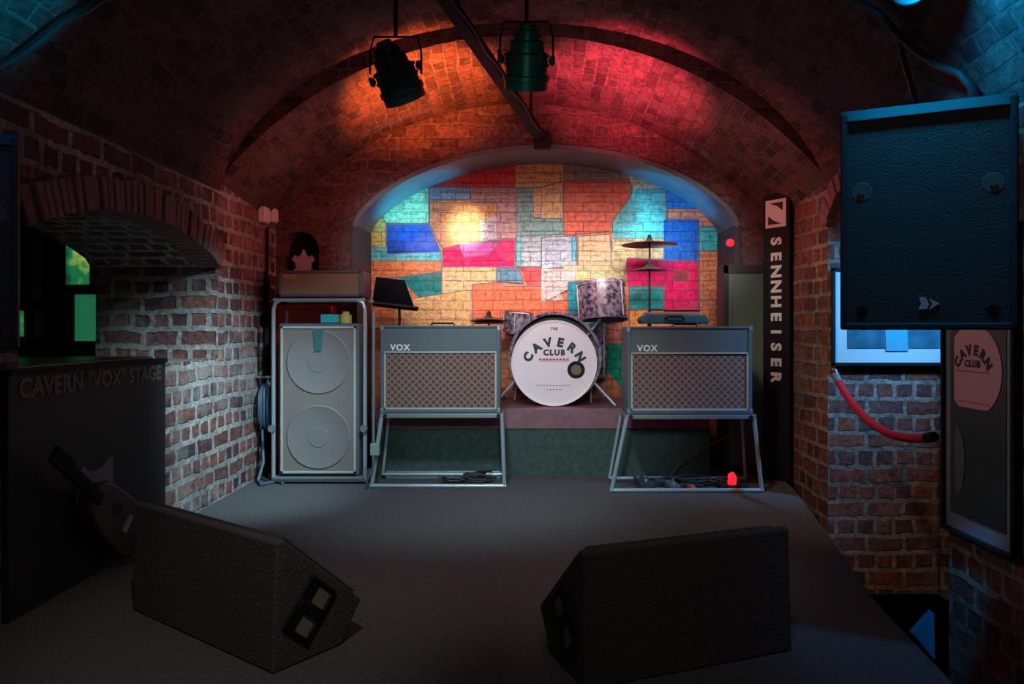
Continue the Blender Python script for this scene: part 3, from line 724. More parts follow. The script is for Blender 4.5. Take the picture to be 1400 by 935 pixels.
# ------------------------------------------------------------------ drum kit
bx, by, bz = .205, 4.87, RZ+.285
t = thing('bass_drum', 'bass drum with pale lettered head on the riser between the amplifiers', 'drum', (bx, by, bz))
MB().lathe([(.301,.05),(.305,.06),(.305,.23),(.301,.24)], 64, 'y').build('shell', M['pearl'], t, smooth=True, loc=(.008,0,.030))
MB().lathe([(0,.24),(.303,.24),(.303,.235),(0,.235)], 64, 'y').build('rear_head', M['cabinetdark'], t, loc=(.008,0,.030))
for y0 in (.05, .24):
    MB().lathe([(.290,y0-.012),(.309,y0-.014),(.311,y0+.016),(.305,y0+.02),(.290,y0+.02),(.290,y0-.012)], 64, 'y').build('hoop', M['pearl'], t, smooth=True, loc=(.008,0,.030))
MB().lathe([(.268,-.008),(.282,-.010),(.284,.040),(.268,.040),(.268,-.008)], 64, 'y').build('hoop', M['drumhead'], t, smooth=True)
MB().lathe([(0,-.001),(.275,-.001),(.275,.006),(0,.006)], 64, 'y').build('drum_head', M['drumhead'], t)
lt = MB()
for i, ch in enumerate('CAVERN'):
    th = R(-60+i*120/5); rr_ = .195
    glyphs(lt, ch, .078, Matrix.Translation((rr_*math.sin(th), -.004, -.058+rr_*math.cos(th))) @ FRONT @ Matrix.Rotation(-th, 4, 'Z'), .0045, .0008)
glyphs(lt, 'CLUB', .050, front(0,-.004,.068), .0028, .0008, 1.25)
glyphs(lt, 'THE', .026, front(0,-.004,.225), .0006, .0008)
lt.build('lettering', M['ink'], t)
l2 = MB()
for k in range(9): l2.box(-.10+k*.0225, -.10+k*.0225+.017, -.004, -.001, .020, .030)
l2.box(-.10,.10,-.004,-.001,.012,.0155)
l2.build('red_line', M['redink'], t)
l3 = MB()
for k in range(11): l3.box(-.115+k*.021, -.115+k*.021+.014, -.004, -.001, -.150, -.143)
for k in range(5): l3.box(-.05+k*.021, -.05+k*.021+.014, -.004, -.001, -.178, -.172)
l3.build('small_print', mat('pale_brown_ink', (.42,.33,.32), .6), t)
MB().lathe([(.0,-.005),(.048,-.005),(.056,-.006),(.058,-.001),(0,-.001)], 32, 'y').build('sound_port', M['black'], t, loc=(.145,0,-.045))
MB().lathe([(.0,-.009),(.034,-.009),(.034,-.004),(0,-.004)], 24, 'y').build('port_badge', mat('olive_badge', (.16,.12,.06), .5), t, loc=(.145,0,-.045))
for k in range(10):
    a = 2*math.pi*(k+.5)/10
    MB().tube([(.300*math.cos(a)+.008, .05, .300*math.sin(a)+.03), (.300*math.cos(a)+.008, .20, .300*math.sin(a)+.03)], .005, 8).build('lug', M['chrome'], t)
for sx in (-1, 1):
    MB().tube([(sx*.24,.08,-.10), (sx*.40,-.04,-.277)], .009, 10).build('spur', M['chrome'], t, smooth=True)
def drum(name, label, loc, rad, h, rot=(0,0,0), legs=0, group=None):
    t = thing(name, label, 'drum', loc, 0, group, rot=rot)
    MB().lathe([(rad-.004,0),(rad,.004),(rad,h-.004),(rad-.004,h)], 48).build('shell', M['pearl'], t, smooth=True)
    for z in (.0, h): MB().lathe([(rad-.002,z-.014),(rad+.008,z-.014),(rad+.008,z+.010),(rad-.002,z+.012)], 48).build('hoop', M['pearl'] if legs != 3 else M['steel'], t, smooth=True)
    MB().lathe([(0,h+.002),(rad,h+.002),(rad,h-.002),(0,h-.002)], 48).build('drum_head', M['drumhead'], t)
    MB().lathe([(0,.002),(rad,.002),(rad,-.002),(0,-.002)], 48).build('drum_head', M['cabinetdark'], t)
    for k in range(6):
        a = 2*math.pi*k/6+.3; MB().tube([((rad+.008)*math.cos(a),(rad+.008)*math.sin(a),0), ((rad+.008)*math.cos(a),(rad+.008)*math.sin(a),h)], .004, 8).build('lug', M['chrome'], t)
    if legs in (3,):
        for k in range(3):
            a = 2*math.pi*k/3+.6; x, y = (rad+.016)*math.cos(a), (rad+.016)*math.sin(a)
            MB().tube([(x,y,h*.6),(x,y,-(loc[2]-RZ)+.0)], .006, 8).build('leg', M['chrome'], t)
    return t
tm = drum('tom_drum', 'oyster pearl tom drum tilted above the bass drum', W(824, 436, 5.05)-Vector((0,0,0)), .165, .235, (R(-9), R(-3), 0))
MB().tube([(-.02,-.03,-.005),(-.12,-.06,-.12),(-.20,-.02,-.20)], .010, 8).build('mounting_arm', M['chrome'], tm, smooth=True)
drum('floor_tom', 'oyster pearl floor tom beside the bass drum, behind right amplifier', (.46, 5.28, RZ+.18), .14, .38, legs=3)
drum('snare_drum', 'dark pearl snare drum behind the left edge of the bass drum', (-.04, 5.32, RZ+.50), .10, .12, (R(6), R(4), 0))
t = thing('snare_stand', 'chrome stand holding the snare drum', 'stand', (-.04, 5.32, RZ))
MB().tube([(0,0,.12),(0,0,.485)], .010, 10).build('pole', M['chrome'], t, smooth=True)
for k in range(3):
    a = 2*math.pi*k/3+.3
    MB().tube([(0,0,.18),(.09*math.cos(a),.09*math.sin(a),.008)], .007, 8).build('leg', M['chrome'], t)
    MB().tube([(0,0,.47),(.09*math.cos(a),.09*math.sin(a),.48),(.10*math.cos(a),.10*math.sin(a),.505)], .006, 8).build('cradle_arm', M['chrome'], t)
def cymbal_stand(label, x, y, top, cyms, group=None):
    t = thing('cymbal_stand', label, 'cymbal', (x, y, RZ), 0, group)
    MB().tube([(0,0,.10),(0,0,top*.55),(0,0,top*.551),(0,0,top+.03)], [.013,.013,.008,.006], 10).build('pole', M['black'], t, smooth=True)
    for k in range(3):
        a = 2*math.pi*k/3+.5
        MB().tube([(0,0,.30),(.13*math.cos(a),.13*math.sin(a),.01)], .008, 8).build('leg', M['steel'], t)
    for r_, z, tilt in cyms:
        MB().lathe([(0,.030),(.022,.028),(.036,.012),(r_*.6,.004),(r_,-.010),(r_*.6,.001),(.036,.009),(0,.026)], 48).build('cymbal', M['cymbal'], t, smooth=True, loc=(0,0,z), rot=(tilt,0,0))
        MB().lathe([(0,.06),(.010,.06),(.016,.04),(.016,.03),(0,.03)], 12).build('wing_nut', M['black'], t, loc=(0,0,z))
    return t
p = W(888, 333, 5.0)
cymbal_stand('dark bronze cymbals on a stand before the pink painted patch', p.x, p.y, p.z-RZ, [(.19, p.z-RZ, R(-1)), (.11, p.z-RZ-.17, R(0))])
p = W(668, 437, 5.1)
cymbal_stand('low pair of cymbals behind the left amplifier, near snare drum', p.x, 5.12, p.z-RZ, [(.13, p.z-RZ, R(-5)), (.13, p.z-RZ-.02, R(0))])
# music stand
t = thing('music_stand', 'black music stand with folding desk behind the left amplifier', 'music stand', (-.86, 4.92, RZ))
c = W(545, 402, 4.9); hz = c.z-RZ
MB().prism([(-.20,-.10),(.08,-.10),(.0,.10),(-.19,.10)][::-1], -.008, .008).build('desk', M['matt'], t, loc=(c.x+.86+.03, 0, hz), rot=(R(-22), R(6), R(14)))
MB().box(-.19,.10,-.05,.0,-.112,-.100).build('lip', M['black'], t, loc=(c.x+.86+.03, 0, hz), rot=(R(-22), R(6), R(14)))
MB().tube([(c.x+.86,.01,.10),(c.x+.86,.01,hz)], .009, 10).build('pole', M['black'], t, smooth=True)
for k in range(3):
    a = 2*math.pi*k/3+.4; MB().tube([(c.x+.86,.01,.22),(c.x+.86+.07*math.cos(a),.01+.07*math.sin(a),.008)], .006, 8).build('leg', M['black'], t)

# ------------------------------------------------------------------ right of the stage
t = thing('speaker_cabinet', 'black speaker cabinet with grey green cloth behind the right amplifier', 'speaker cabinet', (1.47, 4.82, 0))
MB().box(-.165, .165, .01, .17, 0, 1.36).build('cabinet', M['cabinetdark'], t, bevel=.008)
MB().box(-.13, .13, -.002, .02, .06, 1.30).build('grille_cloth', M['green_cloth'], t)
MB().box(-.165,-.13,-.006,.012,0,1.36).box(.13,.165,-.006,.012,0,1.36).box(-.165,.165,-.006,.012,1.30,1.36).box(-.165,.165,-.006,.012,0,.06).build('front_frame', M['blackvinyl'], t, bevel=.004)
MB().box(-.118,-.108,-.006,.002,.08,1.28).build('trim_strip', M['steel'], t)
# vertical maker's board, standing at an angle in the corner
a = Vector((1.525, 4.70, 0)); b = Vector((1.632, 4.53, 0)); ln = (b-a).length; ang = math.atan2(b.y-a.y, b.x-a.x)
t = thing('sign_board', 'tall narrow black board with white vertical lettering in the right corner', 'sign', ((a.x+b.x)/2, (a.y+b.y)/2, 0), ang)
MB().box(-ln/2, ln/2, 0, .025, 0, 1.79).build('board', M['black'], t, bevel=.003)
k = 4.62/F
def zz(py): return CZ+(450-py)*k
lt = MB(); ys = [330+i*20.6 for i in range(10)]
for ch, py in zip('SENNHEISER', ys):
    glyphs(lt, ch, .105, Matrix.Translation((0,-.003,zz(py))) @ FRONT @ Matrix.Rotation(R(-90), 4, 'Z'), .0045, .001)
lt.build('lettering', M['white'], t)
lg = MB(); z1, z0 = zz(273), zz(311); hw = .078
lg.box(-hw, hw, -.004, 0, z0, z1); lg.build('logo_plate', M['white'], t, bevel=.002)
lg = MB(); zm = (z0+z1)/2
lg.prism([(-.045,z1-.020),(.055,z1-.020),(.055,zm+.012),(.012,zm+.045)], -.007, -.004)
lg.prism([(.045,z0+.020),(-.055,z0+.020),(-.055,zm-.012),(-.012,zm-.045)], -.007, -.004)
lg.build('logo_mark', M['ink'], t)
# red indicator on jamb, blue indicator on vault
tag(MB().lathe([(0,-.02),(.020,-.018),(.026,-.008),(.026,0),(0,0)], 20, 'y').build('indicator_lamp', M['redled'], smooth=True, loc=W(998,332,4.985)), 'small round red indicator light beside the painted alcove', 'light')
tag(MB().lathe([(0,-.012),(.009,-.010),(.012,0),(0,0)], 12, 'y').build('indicator_light', M['blueled'], loc=W(1048,107,4.02)), 'tiny blue light high on the brick arch right of the cans', 'light')

# things under the right amplifier and left amplifier
def cablepile(name, label, x0, x1, y0, y1, n, seed, m):
    rr = random.Random(seed); mbp = MB()
    t = thing(name, label, 'cable', ((x0+x1)/2, (y0+y1)/2, 0))
    for k in range(n):
        cx = rr.uniform(x0, x1)-(x0+x1)/2; cy = rr.uniform(y0, y1)-(y0+y1)/2; r_ = rr.uniform(.04, .09); pts = []
        for i in range(40):
            a = i*.42; q = r_*(1+.25*math.sin(a*.37+k)); pts.append((cx+q*math.cos(a)+.004*i*(rr.random()-.3), cy+q*.55*math.sin(a), .012+.008*(i//15)+.012*(k%3)+.004*math.sin(a*2)))
        MB().tube(pts, .006, 8).build('cable', m, t, smooth=True)
    return t
cablepile('cable_pile', 'black cables heaped on the floor under the right amplifier', .66, 1.24, 4.38, 4.55, 8, 3, M['cable'])
cablepile('cable_pile', 'black cables lying on the floor under the left amplifier', -.48, -.20, 4.48, 4.58, 4, 5, M['cable'])
tag(MB().tube([(1.30,4.55,.30),(1.12,4.60,.20),(.98,4.62,.10),(.92,4.60,.03),(.80,4.62,.012)], .005, 8).build('signal_cable', M['cable'], smooth=True), 'thin cable slanting down behind the right amplifier stand', 'cable')
def pedal(label, x, y, m, s=1.0, knob='steel'):
    t = thing('effects_pedal', label, 'effects pedal', (x, y, .001), .2, 'small pedals under the right amplifier')
    MB().prism([(-.055*s,0),(.055*s,0),(.055*s,.045*s),(-.055*s,.030*s)], -.035*s, .035*s, 'x').build('pedal_body', M[m], t, bevel=.005)
    for kx in (-.018*s, .018*s): MB().lathe([(0,.05*s),(.009,.05*s),(.009,.036*s),(0,.036*s)], 12).build('knob', M[knob], t, loc=(kx, .035*s, 0))
    MB().lathe([(0,.045*s),(.008,.045*s),(.008,.03*s),(0,.03*s)], 12).build('foot_switch', M['chrome'], t, loc=(0, -.025*s, 0))
pedal('dark red pedal among cables under right amplifier', .99, 4.34, 'red', .6)
pedal('black pedal at the left end under the right amplifier', .72, 4.40, 'blackvinyl', 1.2)
pedal('grey pedal in the middle of floor under right amplifier', .88, 4.36, 'slate', .9)
t = thing('power_strip', 'power strip with glowing red switch under the right amplifier', 'power strip', (1.24, 4.32, .001), .1)
MB().box(-.10,.06,-.03,.03,0,.04).build('strip_body', M['black'], t, bevel=.006)
MB().prism([(-.020,0),(.022,0),(.028,.045),(.008,.075),(-.018,.06)], -.014,.014).build('red_switch', M['redled'], t, bevel=.005, loc=(-.03,-.02,.035))
t = thing('floor_rail', 'low metal strip on the floor behind the left stand', 'metal strip', (-.50, 4.66, 0))
MB().box(-.36,.36,-.02,.02,0,.05).build('strip_body', M['steel'], t, bevel=.005)
for sx in (-.3,.3): MB().lathe([(0,.053),(.008,.053),(.008,.048),(0,.048)], 10).build('screw', M['black'], t, loc=(sx,0,0))
t = thing('stand_clamp', 'grey green clamp box on the left leg of left amplifier stand', 'clamp', (-.868, 4.352, .235))
MB().box(-.026,.026,-.028,.016,-.035,.035).build('clamp_body', mat('grey_green_plastic', (.22,.30,.26), .5), t, bevel=.004)
MB().tube([(0,-.01,-.03),(-.005,-.03,-.09),(-.05,-.03,-.20),(-.04,-.02,-.228)], .005, 8).build('clamp_cable', M['cablecool'], t, smooth=True)

# ------------------------------------------------------------------ framed picture in the right aisle
a = W(1137, 366, 4.02); b = W(1310, 500, 4.02)
cx = (a.x+b.x)/2; cz_ = (a.z+b.z)/2; hw = (b.x-a.x)/2; hh = (a.z-b.z)/2
t = thing('framed_picture', 'framed blue photograph with white mount on brick wall under loudspeaker', 'picture', (cx, 4.03, cz_))
f = MB(); e = .018
f.box(-hw,hw,-.02,.0,-hh,-hh+e).box(-hw,hw,-.02,0,hh-e,hh).box(-hw,-hw+e,-.02,0,-hh,hh).box(hw-e,hw,-.02,0,-hh,hh).build('frame', M['black'], t, bevel=.003)
MB().box(-hw+e,hw-e,-.010,-.001,-hh+e,hh-e).build('mount', M['mount'], t)
MB().box(-hw+.085,hw-.05,-.013,-.010,-hh+.095,hh-.07).build('photograph', M['bluephoto'], t)
MB().prism([(-.05,-hh+.08),(.07,-hh+.08),(.065,-hh+.20),(.03,-hh+.24),(-.02,-hh+.24),(-.055,-hh+.20)], -.015, -.013).build('pale_figure', mat('cyan_print', (.10,.42,.55), .5), t)
# rope
rp = [];  A0 = Vector((1.69, 4.00, CZ-.25)); B0 = Vector((1.645, 2.96, CZ-.43))
for i in range(25):
    u = i/24; q = A0.lerp(B0, u); q.z -= .10*4*u*(1-u)*1.35*(1-.2*u); rp.append(q)
rp = [q for q in rp]
t = thing('velvet_rope', 'red velvet barrier rope hanging across the right opening', 'rope', A0)
MB().tube([q-A0 for q in rp[1:-1]], .019, 14).build('rope', M['redvelvet'], t, smooth=True)
MB().tube([rp[0]-A0, rp[1]-A0, rp[1]-A0+(rp[2]-rp[1])*.3], .021, 14).build('end_cap', M['steel'], t, smooth=True)
MB().tube([rp[-2]-A0+(rp[-3]-rp[-2])*.3, rp[-2]-A0, rp[-1]-A0], .021, 14).build('end_cap', M['black'], t, smooth=True)
tag(MB().tube([(0,.035,.02),(0,-.005,.02),(0,-.02,0),(0,-.012,-.015),(0,.004,-.012)], .006, 8).build('rope_hook', M['chrome'], smooth=True, loc=A0+Vector((0,.0,.01))), 'steel hook on the right pier holding the red rope', 'hook')

# ------------------------------------------------------------------ framed poster on the near right pier
d1, d0 = 2.90, 2.47; z0 = CZ-.775; z1 = CZ+.36
t = thing('framed_poster', 'tall framed poster with pale lettered drum head on the near right pier', 'poster', (XW, (d0+d1)/2, z0))
hy = (d1-d0)/2; H = z1-z0
def wbox(mb, ya, yb, za, zb, x0, x1): return mb.box(-x1, -x0, ya, yb, za, zb)
f = MB(); e = .016
for a_ in ((-hy,hy,0,e),(-hy,hy,H-e,H),(-hy,-hy+e,0,H),(hy-e,hy,0,H)): wbox(f, *a_, 0, .035)
f.build('frame', M['black'], t, bevel=.003)
f = MB(); wbox(f, -hy+e, hy-e, e, H-e, .0, .020); f.build('mount', M['frame_grey'], t)
f = MB(); wbox(f, -hy+.050, hy-.050, .075, H-.05, .020, .023); f.build('photograph', M['darkphoto'], t)
# printed drum head: disc clipped on the left, in the photograph
cy, czp, rr_ = .02, .625, .165
pl = []
for i in range(49):
    a_ = 2*math.pi*i/48; y = cy+rr_*math.cos(a_); z = czp+rr_*math.sin(a_)
    y = max(-hy+.052, min(.135, y)); z = max(.485, z); pl.append((y, z))
MB().prism(pl[:-1], -.0255, -.023, 'x').build('printed_drum_head', mat('pink_print', (.55,.30,.31), .5), t)
SIDE = Matrix(((0,0,-1,0),(-1,0,0,0),(0,1,0,0),(0,0,0,1)))      # lettering that faces -X, reading towards the camera
lt = MB()
for i, ch in enumerate('CAVERN'):
    th = R(-56+i*112/5); q = .108
    glyphs(lt, ch, .050, Matrix.Translation((-.0265, cy-q*math.sin(th)+.0, czp-.035+q*math.cos(th))) @ SIDE @ Matrix.Rotation(-th, 4, 'Z'), .003, .0006)
glyphs(lt, 'CLUB', .034, Matrix.Translation((-.0265, cy, czp+.022)) @ SIDE, .002, .0006, 1.2)
lt.build('lettering', M['ink'], t)
l2 = MB(); wbox(l2, cy-.10, cy+.10, czp-.008, czp-.003, .026, .027); wbox(l2, cy-.10, cy+.10, czp-.12, czp-.117, .026, .027); l2.build('red_line', M['redink'], t)
pl = [(.12+.05*math.cos(a_)*(1 if math.cos(a_)<0 else .3)-.0, .28+.13*math.sin(a_)) for a_ in [i*math.pi/12 for i in range(24)]]
MB().prism(pl, -.0255, -.023, 'x').build('printed_grey_shape', mat('grey_print', (.09,.085,.095), .5), t)

# ------------------------------------------------------------------ PA loudspeakers
def pa_speaker(label, loc, rotz, w_=.445, h=.64, dep=.36):
    """front face centred on local origin, facing -Y"""
    t = thing('loudspeaker', label, 'loudspeaker', loc, rotz, 'loudspeakers hung under the hall vault')
    hx = w_/2; bk = hx*.62
    prof = [(-hx,.0),(hx,.0),(bk,dep),(-bk,dep)]
    MB().prism(prof, -h/2, h/2-.0, 'z').build('cabinet', M['blackvinyl'], t, bevel=.012)
    # rounded front bezel
    f = MB(); e = .020
    f.box(-hx,-hx+e,-.022,.01,-h/2,h/2).box(hx-e,hx,-.022,.01,-h/2,h/2).box(-hx,hx,-.022,.01,-h/2,-h/2+e)
    f.build('bezel', M['blackvinyl'], t, bevel=.006)
    f = MB(); f.prism([(-.022,h/2-.028),(-.022,h/2-.024),(.008,h/2+.012),(.06,h/2+.012),(.06,h/2-.028)], -hx, hx, 'x')
    f.build('top_bezel', M['blackvinyl'], t, bevel=.004)
    MB().box(-hx+e, hx-e, -.012, .004, -h/2+e, h/2-.028).build('grille', M['mesh'], t)
    for sx, sz in ((-1,.085),(1,.085),(-1,-h/2+.055),(1,-h/2+.055)):
        big = sz > 0
        MB().lathe([(0,-.017),(.010,-.017),(.010,-.013),(.026 if big else .016,-.013),(.030 if big else .018,-.011),(0,-.011)], 20, 'y').build('grille_screw', M['screw'] if big else M['black'], t, loc=(sx*(hx-.058), 0, sz))
    lg = MB()
    lg.prism([(-.022,-.016),(-.002,-.016),(.004,-.004),(-.004,.018),(-.022,.018),(-.016,.0)], -.016, -.012)
    lg.prism([(.004,-.018),(.030,.0),(.004,.014),(.012,.0)], -.016, -.012)
    lg.build('logo', M['white'], t, loc=(.005, 0, -h/2+.075))
    return t
pa = pa_speaker('large black loudspeaker over the framed picture on the right', (1.150, 2.115, CZ+.318), math.atan2(-.185, .39))
br = MB(); br.tube([(1.30, 2.40, CZ+.36), (1.66, 2.62, CZ+.36)], .018).box(1.64, 1.668, 2.54, 2.70, CZ+.26, CZ+.46).build
o = br.build('speaker_bracket', M['black']); tag(o, 'black bracket fixing the right loudspeaker to its pier', 'bracket')
pb = copy_tree(pa); pb.location = (-1.715+.21-.03, 2.02, CZ+.235); pb.rotation_euler = (0, 0, math.atan2(.185, .39))
pb.location = (-1.46-.26, 2.12, CZ+.26)
pb.location = (-1.472, 1.83, CZ+.22); pb.scale = (.85,.85,.85)
pb['label'] = 'black loudspeaker cut off by the left edge of the photograph'

# ------------------------------------------------------------------ lighting cans
def can(label, loc, rot):
    t = thing('stage_light', label, 'stage light', loc, 0, 'black stage lights under the vault', rot=rot)
    # axis: local z, lens at -z
    MB().lathe([(.0,.150),(.030,.150),(.036,.142),(.036,.128),(.052,.124),(.056,.100),(.056,.085),(.074,.078),(.078,.05),(.078,.035),(.092,.028),(.095,.0),(.095,-.06),
                (.105,-.065),(.105,-.085),(.098,-.088),(.098,-.125),(.092,-.125),(.092,-.06),(0,-.05)], 40).build('lamp_housing', M['canmetal'], t, smooth=True)
    for z in (.02,-.02,.10):
        MB().lathe([(.05 if z > .05 else .09,z-.004),(.063 if z > .05 else .102,z-.004),(.063 if z > .05 else .102,z+.004),(.05 if z > .05 else .09,z+.004)], 40).build('cooling_fin', M['canmetal'], t, smooth=True)
    MB().lathe([(0,-.075),(.088,-.085),(.088,-.092),(0,-.088)], 32).build('lens', M['lens_dim'], t)
    for sx in (-1, 1):
        MB().lathe([(0,.128),(.020,.126),(.024,.112),(.012,.100),(0,.096)], 16, 'x').build('yoke_knob', M['canmetal'], t, loc=(0,0,0), rot=(0, 0, 0 if sx > 0 else math.pi))
    return t
M['lens_dim'] = mat('frosted_lens', (.6,.65,.6), .4)
def yoke(label, loc, topz):
    h = topz-loc[2]; t = thing('light_yoke', label, 'lamp bracket', loc, 0, 'yokes holding the stage lights')
    MB().tube([(-.118,0,0),(-.118,0,.10),(-.10,0,.17),(.10,0,.17),(.118,0,.10),(.118,0,0)], .005, 8).build('yoke_bar', M['black'], t)
    MB().tube([(0,0,.17),(0,0,h)], .009, 10).build('hanger_pole', M['black'], t, smooth=True)
    return t
def hallz(x): return CZ+hall_pt(x)
p = W(541, 101, 3.40); can('left stage light, tilted to the right, under the vault', p, (R(28), R(-20), 0)); yoke('bracket above the left, tilted stage light', p, hallz(p.x)-.002)
p = W(720, 82, 3.30); can('right stage light, hanging upright beside the dark ceiling rail', p, (R(24), R(2), 0)); yoke('bracket above the right, upright stage light', p, hallz(p.x)-.002)
# ceiling rail crossing diagonally
t = thing('ceiling_rail', 'dark ceiling rail running back to the painted alcove', 'rail', (0, 0, 0))
P0 = Vector((-.40, 3.45, CZ+1.60)); P1 = Vector((.13, 4.97, CZ+1.27)); dv = (P1-P0).normalized(); sd = dv.cross(Vector((0,0,1))).normalized()*.032; up = Vector((0,0,.03))
M['rail'] = mat('rail_paint', (.02,.014,.018), .8, spec=.2)
vs = [P0-sd-up, P0+sd-up, P0+sd+up, P0-sd+up, P1-sd-up, P1+sd-up, P1+sd+up, P1-sd+up]
MB().add(vs, [(0,1,2,3),(7,6,5,4),(0,4,5,1),(1,5,6,2),(2,6,7,3),(3,7,4,0)]).build('rail_body', M['rail'], t, bevel=.004)
for u in (.15, .5, .85):
    q = P0.lerp(P1, u); MB().tube([q, q+Vector((0,0,.22))], .01, 8).build('rail_hanger', M['black'], t)
MB().tube([P0.lerp(P1, u)+sd*1.2+Vector((0,0,-.02-.01*math.sin(u*25))) for u in [i/20 for i in range(21)]], .007, 8).build('rail_cable', M['cable'], t, smooth=True)
MB().box(-.055,.055,-.04,.02,-.045,.06).build('end_bracket', M['rail'], t, loc=P1-Vector((0,.02,.02)))
# blue lamp fixture upper right
t = thing('stage_light', 'small bright blue lamp high above the right loudspeaker', 'stage light', (1.26, 2.40, CZ+1.10), rot=(R(-35), R(15), 0))
MB().lathe([(0,.10),(.035,.10),(.06,.07),(.065,-.03),(.06,-.03),(.05,.02),(0,.03)], 28).build('lamp_housing', M['black'], t, smooth=True, loc=(0,0,.05))
MB().lathe([(0,-.006),(.018,-.006),(.018,.0),(0,.0)], 20).build('lens', M['lens'], t, loc=(0,0,.03))
# loose cables under the hall vault
def vault_pt(px, py, off=.02):
    dx = (px-715)/F; dz = (450-py)/F        # where the sight line meets the hall vault
    A_ = (dx/1.70)**2+(dz/1.13)**2; B_ = -2*dz*.55/1.13**2; C_ = (.55/1.13)**2-1
    d = (-B_+math.sqrt(B_*B_-4*A_*C_))/(2*A_)*(1-off); return Vector((dx*d, d, CZ+dz*d))
def vcable(label, pxs, r_=.012):
    tag(MB().tube([vault_pt(*q) for q in pxs], r_, 8).build('hanging_cable', M['cable'], smooth=True), label, 'cable', 'black cables along the hall vault')
vcable('thick black cable curving over the vault at upper right', [(1150,-10),(1180,6),(1205,22),(1225,45),(1250,68),(1280,88),(1312,100),(1328,118),(1334,140)], .016)
vcable('thin black cable dropping behind the right loudspeaker', [(1226,46),(1232,70),(1242,105),(1252,140)], .011)
vcable('black cable along the vault at upper left corner', [(145,-8),(120,10),(85,30),(50,58),(25,78),(-5,94)], .016)

# ------------------------------------------------------------------ left side board with lettering
bx0, by0, by1, bt = -1.655, 2.36, 3.40, .80
t = thing('side_board', 'black side board with faint brown lettering and pale badge, left of stage', 'sign', (bx0, (by0+by1)/2, 0))
hy = (by1-by0)/2
MB().box(-.012,.012,-hy,hy,0,bt).build('board', M['sideboard'], t, bevel=.003)
MB().box(-.02,.022,-hy,hy,bt-.012,bt+.008).build('top_edge', M['black'], t)
SIDEL = Matrix(((0,0,1,0),(1,0,0,0),(0,1,0,0),(0,0,0,1)))        # faces +X, reads away from the camera
lt = MB(); glyphs(lt, 'CAVERN "VOX" STAGE', .088, Matrix.Translation((.0135, .0, bt-.058)) @ SIDEL, .003, .0008, 1.06)
lt.build('lettering', M['signtext'], t)
bd = MB(); by_ = 2.86-(by0+by1)/2
bd.prism([(by_-.14,.28),(by_-.14,.40),(by_-.10,.43),(by_-.06,.40),(by_+.02,.40),(by_+.06,.43),(by_+.10,.43),(by_+.10,.22),(by_+.04,.16),(by_-.02,.20),(by_-.02,.28)], .012, .015, 'x')
bd.build('badge', M['badge'], t)
bd = MB(); bd.prism([(by_+.0,.26),(by_+.07,.27),(by_+.07,.34),(by_+.02,.35)], .015, .017, 'x'); bd.build('badge_mark', M['ink'], t)
# guitar leaning on it
t = thing('guitar', 'dark brown guitar leaning against the black side board', 'guitar', (-1.575, 3.02, .075), rot=(0, R(-50), R(86)))
pl = []
for i in range(40):
    a_ = 2*math.pi*i/40; z = math.cos(a_); wd = .125+.022*math.cos(2*a_)-.018*z; pl.append((wd*math.sin(a_), .205+.20*z))
MB().prism(pl, -.03, .03).build('guitar_body', M['brownwood'], t, bevel=.012)
MB().box(-.022,.022,-.040,-.020,.36,.60).build('neck', M['black'], t, bevel=.004)
MB().box(-.03,.03,-.042,-.026,.58,.70).build('headstock', M['black'], t, bevel=.004)
MB().box(-.035,.035,-.040,-.028,.15,.17).build('bridge', M['chrome'], t)
MB().lathe([(0,-.033),(.030,-.033),(.032,-.029),(0,-.029)], 20, 'y').build('pickguard', M['ink'], t, loc=(.02,0,.25))

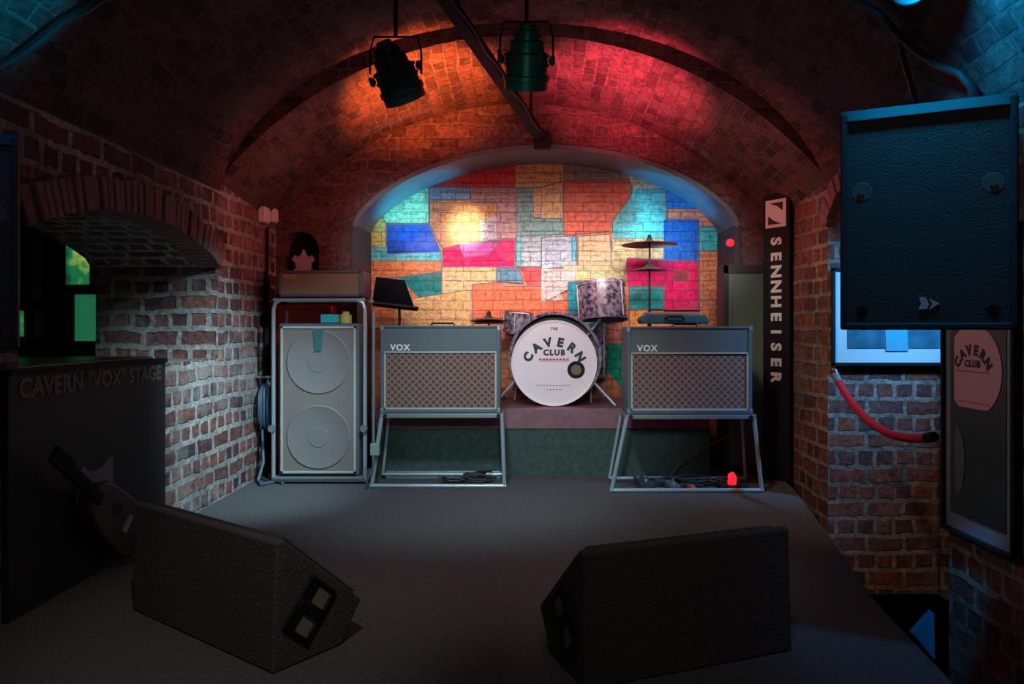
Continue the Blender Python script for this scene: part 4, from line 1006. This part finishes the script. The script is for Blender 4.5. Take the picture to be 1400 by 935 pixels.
# ------------------------------------------------------------------ floor monitors
def monitor(label, Pt, dirv, length, handle_end):
    """Pt: ridge end nearest the lens' centre (ground xy); local x runs along the ridge, local +y points to the band"""
    ang = math.atan2(dirv[1], dirv[0])
    t = thing('floor_monitor', label, 'floor monitor', (Pt[0], Pt[1], 0), ang, 'wedge floor monitors at the stage edge')
    sec = [(.0,.0),(.012,.355),(.035,.36),(.315,.115),(.235,.0)]
    MB().prism(sec, 0, length, 'x').build('cabinet', M['monitor'], t, bevel=.008)
    # grille on the sloping face
    a_ = Vector((0,.05,.349)); b_ = Vector((0,.303,.128)); n = Vector((0, .66, .75)).normalized()
    vs = [Vector((.03,0,0))+a_, Vector((length-.03,0,0))+a_, Vector((length-.03,0,0))+b_, Vector((.03,0,0))+b_]
    vs = vs+[v+n*.012 for v in vs]
    MB().add(vs, [(0,1,2,3),(7,6,5,4),(0,4,5,1),(1,5,6,2),(2,6,7,3),(3,7,4,0)]).build('grille', M['mesh'], t, bevel=.002)
    x = 0 if handle_end == 0 else length; s = -1 if handle_end == 0 else 1
    # recessed bar handle in the end panel
    hroot = thing('handle', '', '', (x, .118, .145), 0, rot=(R(-41) , 0, 0)); 
    del hroot['label'], hroot['category']; hroot.parent = t
    hy, hz = .043, .068; e = .012
    f = MB()
    for q in ((-hy-e,hy+e,-hz-e,-hz),(-hy-e,hy+e,hz,hz+e),(-hy-e,-hy,-hz,hz),(hy,hy+e,-hz,hz)):
        f.box(min(0,s*.010), max(0,s*.010), q[0], q[1], q[2], q[3])
    f.build('handle_rim', M['black'], hroot, bevel=.003)
    MB().box(min(0,s*.003), max(0,s*.003), -hy, hy, -hz, hz).build('handle_cup', M['beige'], hroot)
    MB().box(min(s*.002,s*.012), max(s*.002,s*.012), -hy, hy, -.016, .016).box(min(s*.002,s*.007), max(s*.002,s*.007), -hy, -hy+.03, -hz, hz).build('handle_bar', M['black'], hroot, bevel=.003)
    for q in (.03, length-.03):
        for yy in (.03, .20): MB().lathe([(0,-.0),(.014,-.0),(.014,.006),(0,.006)], 10).build('rubber_foot', M['black'], t, loc=(q, yy, -.001))
    return t
# left wedge: right (near) ridge end and direction back to the left
Rr = Vector((-.68, 2.01)); dl = Vector((-.64, .474)).normalized()
L_ = .78
Lp = Rr+dl*L_
monitor('carpeted wedge monitor at left foreground with end handle towards centre', (Lp.x, Lp.y), (-dl.x, -dl.y), L_, 1)
Lr = Vector((.161, 1.92)); dr = Vector((.617, .236)).normalized()
monitor('carpeted wedge monitor at right foreground, larger plain back in view', (Lr.x, Lr.y), (dr.x, dr.y), .67, 0)

# blue triangular wedge by the near right pier, on the lower floor
a = W(1277, 838, 2.95); b = W(1250, 868, 3.05); c = W(1278, 902, 2.95)
t = tag(MB().add([a, b, c, a+Vector((.0,.04,0)), b+Vector((0,.04,0)), c+Vector((0,.04,0))], [(0,1,2),(5,4,3),(0,3,4,1),(1,4,5,2),(2,5,3,0)]).build('corner_flap', M['bluefabric']), 'blue triangular cloth flap low beside the near right pier', 'cloth')
